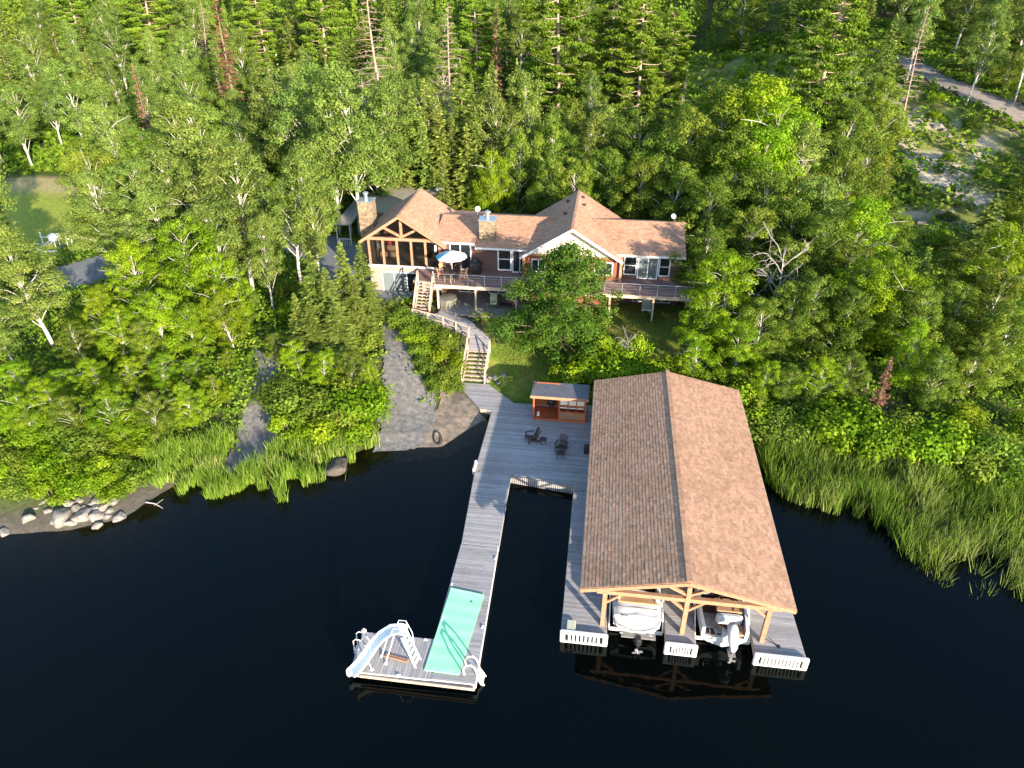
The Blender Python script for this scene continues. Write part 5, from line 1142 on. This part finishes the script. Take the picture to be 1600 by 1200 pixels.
# left shore birches and alders: (px, py of the top, depth, kind, width factor)
for px, py, b_, k, wf in [
    (-10, 735, 31.8, 'bush', 1.2), (25, 728, 31.8, 'bush', 1.1), (60, 730, 31.9, 'bush', 1.1), (95, 728, 32.2, 'bush', 1.1), (128, 722, 32.6, 'bush', 1.0), (0, 690, 33.2, 'bush', 1.4), (45, 690, 33.2, 'bush', 1.4), (90, 685, 33.4, 'bush', 1.4), (135, 680, 33.8, 'bush', 1.3), (175, 680, 34.8, 'bush', 1.2), (215, 695, 35, 'bush', 1.0), (8, 640, 35, 'bush', 1.5), (60, 655, 34.5, 'bush', 1.5), (110, 650, 34.5, 'bush', 1.5), (165, 640, 36, 'bush', 1.5), (215, 640, 37, 'bush', 1.4), (265, 640, 38.5, 'bush', 1.4), (310, 630, 39.5, 'bush', 1.4), (345, 610, 41.5, 'bush', 1.3),
    (30, 610, 34.2, 'birch', .75), (100, 615, 34.5, 'green', .75), (160, 605, 35.4, 'birch', .75), (225, 610, 36.6, 'green', .7), (285, 600, 38.2, 'birch', .7), (330, 585, 40.5, 'birch', .65), (65, 590, 35.8, 'birch', .8), (20, 560, 38.5, 'birch', .8), (85, 575, 38, 'birch', .8), (140, 560, 39.5, 'birch', .8), (195, 560, 40, 'birch', .8), (245, 555, 41, 'birch', .8), (300, 555, 42.5, 'birch', .75), (350, 545, 44, 'birch', .6),
    (-20, 470, 42, 'aspen', 1.2), (110, 500, 43, 'green', .8), (170, 480, 44, 'birch', .9), (235, 450, 45, 'birch', .9), (290, 470, 45.5, 'birch', .8), (340, 440, 47, 'birch', .75),
    (10, 355, 45, 'aspen', 1.3), (150, 440, 47, 'birch', .75), (190, 370, 49, 'birch', .9), (265, 335, 51, 'birch', 1.05), (335, 390, 50, 'birch', .85), (372, 430, 51, 'green', .6), (150, 500, 45, 'green', .8),
    (-30, 300, 52, 'spruce', 1.2), (45, 560, 41, 'green', .8), (215, 500, 43, 'green', .7),
    (145, 260, 57, 'aspen', 1.3), (200, 240, 60, 'aspen', 1.35), (255, 225, 61, 'aspen', 1.3), (305, 215, 60, 'aspen', 1.4), (350, 225, 58, 'aspen', 1.35), (395, 330, 54, 'aspen', .8), (180, 330, 55, 'aspen', 1.2), (330, 310, 54, 'aspen', 1.2), (240, 290, 56, 'aspen', 1.2),
    (440, 225, 60, 'aspen', 1.2), (470, 240, 62, 'aspen', 1.1), (270, 145, 70, 'aspen', 1.4), (310, 150, 72, 'aspen', 1.4), (130, 210, 68, 'green', 1.1), (225, 190, 70, 'green', 1.2), (480, 300, 59, 'aspen', .8),
    # spruces and shrubs in front of the sunroom
    (483, 390, 49.5, 'spruce', 1.0), (530, 372, 51, 'spruce', .9), (560, 374, 54.5, 'spruce', .85), (505, 415, 48.5, 'spruce', .95), (548, 425, 50, 'spruce', 1.05), (458, 455, 47.5, 'spruce', .9), (520, 465, 47, 'spruce', 1.1), (575, 440, 52.5, 'spruce', .8), (480, 470, 46.5, 'spruce', 1.0),
    (425, 520, 46, 'green', .75), (460, 530, 44.5, 'birch', .75), (500, 545, 43.5, 'birch', .8), (545, 545, 43.5, 'green', .7), (575, 560, 43.5, 'birch', .45), (425, 590, 41.5, 'bush', 1.4), (470, 600, 41, 'bush', 1.5), (520, 600, 41, 'bush', 1.5), (560, 605, 41.2, 'bush', 1.3), (445, 640, 39, 'bush', 1.2), (500, 645, 38.8, 'bush', 1.3), (550, 640, 39.5, 'bush', 1.2), (585, 600, 43, 'bush', .9),
    (568, 510, 49, 'bush', 1.2),
    # shrub bank between the ramp and the stairs
    (610, 470, 54, 'bush', 1.2), (630, 480, 53, 'bush', 1.2), (650, 490, 52.3, 'bush', 1.3), (675, 505, 51.5, 'bush', 1.3), (700, 515, 50.8, 'bush', 1.2), (645, 515, 50.5, 'bush', 1.2), (670, 535, 49, 'bush', 1.3), (698, 540, 48.6, 'bush', 1.2), (665, 560, 47.5, 'bush', 1.1), (690, 570, 46.6, 'bush', 1.2), (705, 585, 46.3, 'bush', .9), (680, 590, 45.6, 'bush', .9), (655, 540, 48.8, 'bush', 1.0),
    # the oak before the deck, the shrubs round it
    (880, 372, 51.2, 'oak', 1.18), (905, 560, 47.5, 'bush', 1.1), (940, 550, 47.8, 'bush', 1.2), (975, 555, 47.5, 'bush', 1.2), (1010, 560, 47, 'bush', 1.2), (1050, 550, 47.3, 'bush', 1.3), (870, 570, 47.3, 'bush', .9), (950, 505, 50.5, 'bush', .8), (1000, 520, 50, 'bush', .8), (960, 540, 49, 'bush', .8),
    # right side, beside and beyond the boathouse
    (1110, 440, 52, 'birch', 1.0), (1150, 385, 54, 'birch', 1.1), (1195, 460, 51, 'green', 1.0), (1105, 350, 60, 'green', 1.0), (1095, 520, 48.5, 'birch', .8), (1160, 500, 48.5, 'birch', .9), (1240, 440, 52, 'green', 1.0), (1290, 430, 52, 'green', 1.0), (1330, 445, 51, 'green', .9), (1380, 400, 53, 'birch', 1.1), (1425, 410, 53, 'birch', 1.1), (1450, 440, 51, 'green', .9),
    (1455, 380, 57, 'spruce', .8), (1315, 440, 53, 'spruce', .6), (1200, 560, 46.5, 'birch', .7), (1245, 570, 46, 'green', .8), (1290, 555, 46, 'birch', .8), (1340, 550, 46.5, 'green', .8), (1440, 500, 47.5, 'birch', .7), (1500, 440, 52, 'green', 1.), (1560, 420, 52, 'green', 1.1), (1600, 470, 49, 'green', 1.), (1540, 520, 47.5, 'green', .8), (1475, 540, 46, 'green', .7), (1590, 350, 58, 'birch', 1.1), (1520, 380, 60, 'green', 1.),
    (1195, 625, 43.5, 'bush', 1.3), (1230, 640, 43, 'bush', 1.3), (1270, 635, 43, 'bush', 1.3), (1305, 645, 42.5, 'bush', 1.2), (1340, 630, 43, 'bush', 1.3), (1430, 640, 42, 'bush', 1.2), (1470, 645, 41.5, 'bush', 1.3), (1510, 640, 41.5, 'bush', 1.2), (1550, 645, 41, 'bush', 1.3), (1590, 640, 41, 'bush', 1.3), (1180, 590, 45, 'bush', 1.2), (1380, 655, 41.5, 'bush', 1.0), (1150, 560, 47, 'bush', 1.2),
    (1130, 270, 68, 'green', 1.2), (1200, 250, 69, 'green', 1.1), (1250, 290, 66, 'green', 1.2), (1310, 270, 67, 'aspen', 1.3), (1360, 300, 64, 'birch', 1.1), (1300, 340, 61, 'green', 1.1), (1240, 370, 59, 'green', 1.1), (1345, 370, 59, 'green', 1.), (1180, 320, 63, 'green', 1.1), (1560, 300, 72, 'spruce', 1.3),
    (1190, 110, 82, 'birch', 1.3), (1130, 125, 84, 'green', 1.3), (1230, 140, 80, 'birch', 1.2), (1090, 170, 80, 'green', 1.2), (1150, 190, 75, 'green', 1.2), (1210, 190, 75, 'birch', 1.2), (1270, 190, 75, 'aspen', 1.3), (1040, 190, 80, 'green', 1.2), (1000, 165, 84, 'green', 1.1), (940, 160, 88, 'aspen', 1.2), (1010, 240, 76, 'green', 1.), (1060, 250, 74, 'green', 1.1), (960, 230, 78, 'green', 1.), (1350, 200, 80, 'green', 1.), (910, 170, 86, 'aspen', 1.2), (1320, 220, 76, 'green', 1.1),
    # behind the house
    (536, 88, 74, 'aspen', 1.3), (500, 130, 74, 'aspen', 1.2), (575, 120, 78, 'aspen', 1.2), (465, 90, 80, 'aspen', 1.3), (600, 105, 82, 'aspen', 1.2), (560, 180, 80, 'aspen', 1.1), (430, 120, 82, 'aspen', 1.3),
    (640, 130, 82, 'spruce', 1.0), (662, 120, 84, 'spruce', .9), (684, 150, 82, 'spruce', .9), (719, 90, 86, 'spruce', 1.1), (742, 165, 82, 'spruce', .9), (768, 90, 88, 'spruce', .9), (808, 88, 90, 'spruce', .8), (655, 170, 80, 'spruce', .9), (728, 190, 80, 'spruce', 1.), (705, 175, 82, 'spruce', .8), (620, 190, 80, 'spruce', .8), (595, 215, 78, 'spruce', .9),
    (780, 135, 84, 'aspen', 1.1), (835, 105, 88, 'aspen', 1.1), (870, 170, 84, 'green', .9), (810, 200, 80, 'green', .9), (770, 230, 78, 'birch', .8), (860, 235, 77, 'green', .9), (900, 240, 76, 'green', .9), (690, 235, 77, 'spruce', .8), (820, 250, 76, 'bush', 1.4), (740, 260, 76, 'bush', 1.3),
    (875, -60, 112, 'pine', 1.2), (960, -40, 118, 'pine', 1.1), (1010, -30, 112, 'pine', 1.1), (1325, -40, 98, 'pine', 1.15), (740, -20, 125, 'pine', 1.0), (1055, 10, 122, 'pine', .9),
    (205, 98, 84, 'deadspruce', .9), (330, -30, 105, 'deadspruce', 1.2), (775, 5, 118, 'deadspruce', .8), (700, 10, 104, 'snag', 1.3), (580, -30, 104, 'snag', 1.7), (1455, 10, 112, 'snag', .9), (760, 210, 84, 'snag', .5), (1395, 555, 44.5, 'deadspruce', .9)]:
    P_(k, px, py, b_, wf)
for i in range(26): plant('bush', -45 + i * .64 + rng.uniform(-.3, .3), 30.5 + (i % 3) * .75 + (.3 if i > 18 else 0) + max(0, (i - 18) * .12), h=rng.uniform(1.4, 2.1), wf=1.1)
# leafless pale trees: one among the right-hand trees, one on the lawn
TREES.append([(lambda o: o)(P_('deadbirch', 1235, 355, 55, .85)), 'skip', 0, 0, 0, None]); TREES.pop()
P_('deadbirch', 984, 512, 50.2, .5)
# random forest behind
occ = [(t[2], t[3]) for t in TREES]
HOUSE = [(-23.5, 54), (9.5, 54), (9.5, 72), (-18, 72), (-18, 81), (-30, 81), (-30, 68), (-23.5, 66)]
EXW = [(-11.2, 44.5), (-7, 44.5), (-3, 46), (-7, 48.5), (-7.6, 52.5), (-10, 56.5), (-17, 56.5), (-17, 53.2), (-12, 51.6), (-11.2, 50)]
EXP = [(-9, 36), (1.5, 24), (11.5, 24), (11.4, 46), (-9, 46.3)]
PROT = [[(1395, 130), (1470, 168), (1590, 215), (1590, 290), (1500, 285), (1430, 250), (1385, 190)], [(1425, 335), (1560, 345), (1560, 385), (1430, 375)], [(1075, 80), (1235, 90), (1255, 140), (1180, 155), (1075, 125)], [(1395, 90), (1480, 125), (1600, 175), (1600, 190), (1470, 145), (1395, 105)], [(25, 290), (125, 285), (130, 370), (40, 375)], [(50, 400), (130, 400), (130, 470), (70, 470)]]
def blocks(x, y, h, w_):
    for t in (.25, .55, .8, .97):
        px, py = to_px(x, y, Hs(x, y) + h * t); dx = to_px(x + w_ * (1.1 - t), y, Hs(x, y) + h * t)[0] - px
        for pl in PROT:
            if in_poly(np.array([px - dx, px, px + dx]), np.array([py] * 3), pl).any(): return True
    return False
def free(x, y, dmin, big=True):
    if shore_d(x, y) < 2.5: return False
    for pl in (HOUSE, RAMP, LAWN, CLEAR, ROAD, DRIVE, ROAD2, GRAV2, BEACH, EXW, EXP):
        if in_poly(np.array([x]), np.array([y]), pl)[0]: return False
    return all((x - a) ** 2 + (y - b_) ** 2 > dmin * dmin for a, b_ in occ)
def fill(x0, x1, y0, y1, dmin, n, mix, hfun, cond=None, wf=1.):
    for _ in range(n):
        x = rng.uniform(x0, x1); y = rng.uniform(y0, y1)
        px, py = to_px(x, y, Hs(x, y) + 8)
        if not -90 < px < 1690 or py > 1100: continue
        if cond and not cond(x, y): continue
        if not free(x, y, dmin): continue
        k = mix(x, y); hh = hfun(k)
        if hh > 2.6 and blocks(x, y, hh, 2.4): continue
        occ.append((x, y)); plant(k, x, y, h=hh, wf=wf * rng.uniform(.85, 1.15))
def hf(k): return {'aspen': rng.uniform(11, 16), 'birch': rng.uniform(8, 11), 'green': rng.uniform(8.5, 12.5), 'spruce': rng.uniform(9, 15), 'pine': rng.uniform(16, 22), 'bush': rng.uniform(1.5, 3.2), 'deadspruce': rng.uniform(9, 13), 'snag': rng.uniform(11, 15)}[k]
inrock = lambda x, y: any(in_poly(np.array([x]), np.array([y]), h_)[0] for h_ in HILLS)
def mixA(x, y):
    r = rng.random(); s = vnoise(x, y, 16, 11) + .25 * (x < -20)
    if r < .012: return 'snag'
    if r < .025: return 'deadspruce'
    if s > .62: return 'aspen' if r < .72 else 'spruce'
    if s > .4: return 'spruce' if r < .6 else 'green'
    return 'green' if r < .5 else ('birch' if r < .62 else 'spruce')
fill(-75, -20, 52, 92, 4.6, 700, lambda x, y: 'aspen' if rng.random() < .6 else 'green', hf, cond=lambda x, y: x < -45 or y > 82)
fill(-20, 60, 74, 96, 4.6, 700, mixA, hf, cond=lambda x, y: not inrock(x, y) and y > 78)
fill(12, 55, 50, 84, 4.2, 500, lambda x, y: rng.choice(['green', 'green', 'birch', 'bush']), lambda k: hf(k) * .75, cond=lambda x, y: not inrock(x, y))
fill(-110, 85, 92, 132, 5.6, 1500, mixA, hf, cond=lambda x, y: not inrock(x, y))
fill(-150, 120, 132, 176, 7.2, 1300, lambda x, y: 'pine' if rng.random() < .05 else mixA(x, y), lambda k: hf(k) * 1.15, cond=lambda x, y: not inrock(x, y), wf=1.2)
fill(-70, 60, 74, 125, 3.3, 900, lambda x, y: rng.choice(['green', 'spruce', 'birch']), lambda k: rng.uniform(4, 7), cond=lambda x, y: not inrock(x, y))
fill(20, 110, 66, 190, 3.6, 1200, lambda x, y: 'bush' if rng.random() < .85 else 'spruce', lambda k: rng.uniform(1.0, 2.2) if k == 'bush' else rng.uniform(3, 6), cond=lambda x, y: inrock(x, y) and vnoise(x, y, 7, 4) > .35)
fill(-45, 45, 38, 60, 2.6, 500, lambda x, y: 'bush', lambda k: rng.uniform(1.4, 2.6), cond=lambda x, y: not (-27.5 < x < -7 and y < 47) and not (-1.5 < x < 12.5 and y < 47))
# ------------------------------------------------------------------ undergrowth, grass, reeds
rs = np.random.RandomState(5)
def field(name, n, x0, x1, y0, y1, size, hmax, matn, dmin, excl, density=None):
    x = rs.uniform(x0, x1, n); y = rs.uniform(y0, y1, n); th = R(7.6)
    Xc = x * math.cos(th) + y * math.sin(th); Yc = -x * math.sin(th) + y * math.cos(th); k = (np.abs(Xc) < Yc * .80 + 4) & (shore_d(x, y) > dmin)
    jx = x + 1.3 * (vnoise(x, y, .8, 21) - .5) + .4 * rs.normal(size=n); jy = y + 1.3 * (vnoise(x, y, .8, 22) - .5) + .2 * rs.normal(size=n)
    for pl in excl: k &= ~in_poly(jx, jy, pl)
    if density is not None: k &= rs.rand(n) < density(x, y)
    x, y = x[k], y[k]; z0 = H(x, y); hh = hmax * (.25 + vnoise(x, y, 2.3, 7) * .75) * (.5 + vnoise(x, y, .8, 9)); z = z0 + hh * rs.rand(len(x)) ** .5
    C = np.stack([x, y, z], 1); N = rs.normal(size=C.shape) * .5 + np.array([0, -.2, .9])
    V = quads_from(C, N, size * (.6 + .8 * rs.rand(len(x))), .6, rs); rv = np.clip(.6 * vnoise(x, y, 1.7, 3) + .4 * rs.rand(len(x)), 0, 1)
    return tag(np_mesh(name, V, 4, rv, M[matn]), kind='stuff')
EX = [[(-23, 58), (8, 56), (8, 70), (-15, 70), (-23, 68)], RAMP, BEACH, GRAV2, [(-11.3, 45.6), (-8, 43), (-5, 44), (-5, 45.6), (-7.6, 48.2), (-7.8, 52.4), (-12.4, 56.6), (-17.2, 56.4), (-17, 53.2), (-11.6, 51.4), (-11.3, 47)], [(-9, 36), (1.5, 24), (11.5, 24), (11, 45.4), (-9, 45.4)], [(-14.5, 55), (8, 56), (8, 61), (-14.5, 61)], DRIVE]
field('undergrowth', 260000, -62, 48, 27, 84, .13, 1.1, 'under', .9, EX + [LAWN, CLEAR, [(-46, 24), (-27, 24), (-27, 32), (-30, 31.5), (-46, 29.8)]])
field('forest_undergrowth', 200000, -150, 120, 78, 180, .34, 1.3, 'under', .9, [CLEAR, ROAD, ROAD2, DRIVE2, DRIVE, [(-31, 66), (-16, 66), (-16, 82), (-31, 82)]], lambda x, y: np.where(sum(in_poly(x, y, h_) for h_ in HILLS) > 0, (vnoise(x, y, 3, 2) > .42) * .7, 1.))
M['lawnl'] = leaf_mat('grass_tufts', (.09, .12, .02), (.17, .19, .035), (.3, .27, .08), .3, 0)
field('lawn_grass', 60000, -10, 9, 45, 60, .045, .22, 'lawnl', .2, EX[4:6])
def blades(name, n, sampler, hmin, hmax, tone):
    x, y = sampler(n); z = H(x, y) - .05; m_ = len(x); h = (hmin + (hmax - hmin) * rs.rand(m_) * 1.15) * (.7 + .6 * vnoise(x, y, 1.5, 4)) + np.clip(-z, 0, 1.2); a = rs.uniform(0, 6.28, m_); wd = rs.uniform(.012, .03, m_); ln = rs.uniform(.05, .5, m_) * h * .6; b_ = rs.uniform(0, 6.28, m_)
    ux, uy = np.cos(a) * wd, np.sin(a) * wd; lx, ly = np.cos(b_) * ln, np.sin(b_) * ln
    def pt(k, s): return np.stack([x + lx * k * k + s * ux, y + ly * k * k + s * uy, z + h * k * (1 - .12 * k)], 1)
    V = np.stack([pt(0, -1), pt(0, 1), pt(.55, 1), pt(.55, -1), pt(.55, -1), pt(.55, 1), pt(1, .15), pt(1, -.15)], 1).reshape(-1, 3)
    rv = np.clip(tone(x, y) * .8 + .55 * rs.rand(m_) ** 1.5, 0, 1); return tag(np_mesh(name, V, 4, np.repeat(rv, 2), M['reed']), kind='stuff')
def in_region(n, poly, dens=None):
    q = np.array(poly); x = rs.uniform(q[:, 0].min(), q[:, 0].max(), n); y = rs.uniform(q[:, 1].min(), q[:, 1].max(), n); k = in_poly(x + .8 * (vnoise(x, y, 1.3, 6) - .5), y + 1.6 * (vnoise(x, y, 1.1, 8) - .5), poly)
    if dens is not None: k &= rs.rand(n) < dens(x, y)
    return x[k], y[k]
RL = [(-29, 33.4), (-27, 32.2), (-25, 31.8), (-23, 31.0), (-21, 30.4), (-19.6, 31.6), (-18.6, 33.4), (-17.8, 34.4), (-16.2, 34.6), (-15.2, 36.8), (-14.6, 38.4), (-15.4, 40.6), (-16.6, 41), (-19.5, 39.6), (-21.6, 38), (-21.5, 35.0), (-24.4, 34.6), (-25, 37.4), (-27, 37), (-29.5, 35)]
blades('reed_bed', 36000, lambda n: in_region(n, RL, lambda x, y: np.where(shore_d(x, y) > -.3, .7 * (vnoise(x, y, .9, 3) > .3), .75 * (vnoise(x, y, .7, 3) * .6 + vnoise(x, y, 2.1, 13) * .4 > .40 + .06 * np.clip(-shore_d(x, y), 0, 3)))), .8, 1.5, lambda x, y: .25 + .5 * sstep(-.2, -.9, np.abs(shore_d(x, y) + .1) - .9) * (vnoise(x, y, 2, 2)))
RR = [(11.6, 39.5), (12.4, 37.4), (14.5, 36.4), (17.2, 35.6), (18.2, 33.2), (19.5, 31.2), (22, 30.2), (26, 30.6), (31, 29.6), (40, 29), (48, 30), (48, 42), (24, 42.5), (13, 43.6), (11.2, 43.8)]
blades('reed_bed', 88000, lambda n: in_region(n, RR, lambda x, y: np.where(y > 37, .8 * (vnoise(x, y, .9, 3) > .2), .6 * (vnoise(x, y, .6, 3) * .55 + vnoise(x, y, 2.4, 13) * .45 > .42 + .015 * np.clip(37 - y, 0, 9)))), 1.0, 1.9, lambda x, y: .12 + .45 * vnoise(x, y, 3, 2))
def wood(name, n, x0, x1, y0, y1):
    V = []; Rn = []
    for _ in range(n):
        x = rs.uniform(x0, x1); y = rs.uniform(y0, y1)
        if abs(x * math.cos(R(7.6)) + y * math.sin(R(7.6))) > y * .82: continue
        h = rs.uniform(9, 17); r_ = rs.uniform(2.0, 3.6); z = Hs(x, y); m_ = 420; cone = rs.rand() < .45; t = rs.rand(m_) ** (.7 if cone else 1); a = rs.rand(m_) * 6.283
        env = (1 - t) ** .8 if cone else np.sqrt(np.clip(1 - (2 * t - .9) ** 2, .03, 1)); rad = (r_ * .7 if cone else r_) * env * (.75 + .35 * rs.rand(m_)) * (1 + .25 * np.sin(a * 5 + t * 9))
        C = np.stack([x + rad * np.cos(a), y + rad * np.sin(a), z + h * (.12 + .88 * t)], 1); N = np.stack([np.cos(a), np.sin(a), np.full(m_, .6)], 1) + rs.normal(size=(m_, 3)) * .4
        V.append(quads_from(C, N, .34 * (.6 + .8 * rs.rand(m_)), .65, rs)); Rn.append(np.clip(rs.rand() * .5 + .4 * rs.rand(m_), 0, 1))
    return tag(np_mesh(name, np.concatenate(V), 4, np.concatenate(Rn), M['lf_green']), kind='stuff')
wood('distant_wood', 1300, -230, 190, 174, 262)
# ------------------------------------------------------------------ tree labels: say which one
KN = {'aspen': 'pale green aspen', 'birch': 'yellow-green birch', 'green': 'mid green tree', 'oak': 'dark green oak before the deck', 'spruce': 'pointed spruce', 'pine': 'large layered pine', 'deadspruce': 'brown dead spruce', 'snag': 'leafless dead conifer', 'bush': 'leafy shrub', 'deadbirch': 'bare white dead birch'}
CATN = {'bush': 'shrub'}
def colname(px):
    for lim, nm in ((110, 'at the far left edge'), (215, 'above the boulder spit'), (330, 'left of the gravel track'), (440, 'in line with gravel track'), (555, 'left of the sunroom'), (625, 'in line with sunroom'), (700, 'in line with upper stairs'), (770, 'in line with stone chimney'),
                    (850, 'in line with pavilion'), (925, 'in line with white gable'), (1000, 'in line with right wing'), (1080, 'in line with boathouse ridge'), (1170, 'just right of the house'), (1270, 'right of the boathouse'), (1370, 'left of the gravel road'), (1470, 'near the gravel road'), (1e9, 'at the far right edge')):
        if px < lim: return nm
def rowname(py, y):
    for lim, nm in ((-40, 'rising past the top edge'), (25, 'along the top edge'), (70, 'in the far forest'), (120, 'in the upper forest'), (180, 'in the middle forest'), (250, 'in the near forest'), (340, 'above house height'), (440, 'level with the house'), (540, 'below house level'), (640, 'near the shore'), (1e9, 'at the waterline')):
        if py < lim: return nm
cells = {}
for t in TREES:
    px, py = to_px(t[2], t[3], t[4]); cells.setdefault((t[1], colname(px), rowname(py, t[3])), []).append((px, t[0]))
ORD = ['', 'second', 'third', 'fourth', 'fifth', 'sixth', 'seventh', 'eighth', 'ninth', 'tenth', 'eleventh', 'twelfth', 'thirteenth', 'fourteenth', 'fifteenth', 'sixteenth', 'seventeenth', 'eighteenth', 'nineteenth', 'twentieth'] + ['twenty-' + q for q in ('first', 'second', 'third', 'fourth', 'fifth', 'sixth', 'seventh', 'eighth', 'ninth')] + ['thirtieth'] + ['thirty-' + q for q in ('first', 'second', 'third', 'fourth', 'fifth', 'sixth', 'seventh', 'eighth', 'ninth')]
GN = {'aspen': 'aspens of the forest', 'birch': 'yellow-green birches', 'green': 'mid green leafy trees', 'spruce': 'spruces of the forest', 'pine': 'large pines', 'bush': 'leafy shrubs', 'deadspruce': 'rust brown dead spruces', 'snag': 'leafless dead conifers'}
for (k, cn, rn), L in cells.items():
    L.sort(key=lambda q: q[0])
    for i, (px, o) in enumerate(L):
        o['label'] = KN[k] + ' ' + rn + ', ' + cn + ('' if len(L) == 1 else (', leftmost' if i == 0 else ', %s from left' % ORD[min(i, 38)])); o['category'] = CATN.get(k, 'tree')
        if k in GN: o['group'] = GN[k]
# boulders
BC = {}
for o, r_, look in BOULD:
    px, py = to_px(*o.location)
    nm = {'big': 'dark wet boulder standing in the water beside the reeds', 'shore': 'stone at the water end of the gravel track', 'stairs': 'pinkish stone beside the foot of the lower stairs', 'hill': 'pale rock on the open hillside', '': 'grey boulder of the left spit'}[look]
    if look == '':
        nm += ', ' + ('front row' if py > 815 else 'middle row' if py > 800 else 'back row' if py > 784 else 'topmost row')
    if look == 'hill': nm += ' ' + ('left of the tall pine' if px < 1330 else 'below the gravel road' if py < 300 else 'on the lower bare patch')
    BC.setdefault(nm, []).append((px, o, r_, look))
for nm, L in BC.items():
    L.sort(key=lambda q: q[0])
    for i, (px, o, r_, look) in enumerate(L):
        o['label'] = nm + ('' if len(L) == 1 else ', leftmost' if i == 0 else ', %s from left' % ORD[i]); o['category'] = 'boulder'
        o['group'] = {'': 'boulders of the left spit', 'hill': 'rocks on the hillside', 'stairs': 'stones beside the lower stairs', 'shore': 'stones at the gravel track', 'big': 'boulder by the reeds'}[look]
print('TREES', len(TREES), {k: sum(1 for t in TREES if t[1] == k) for k in KN})
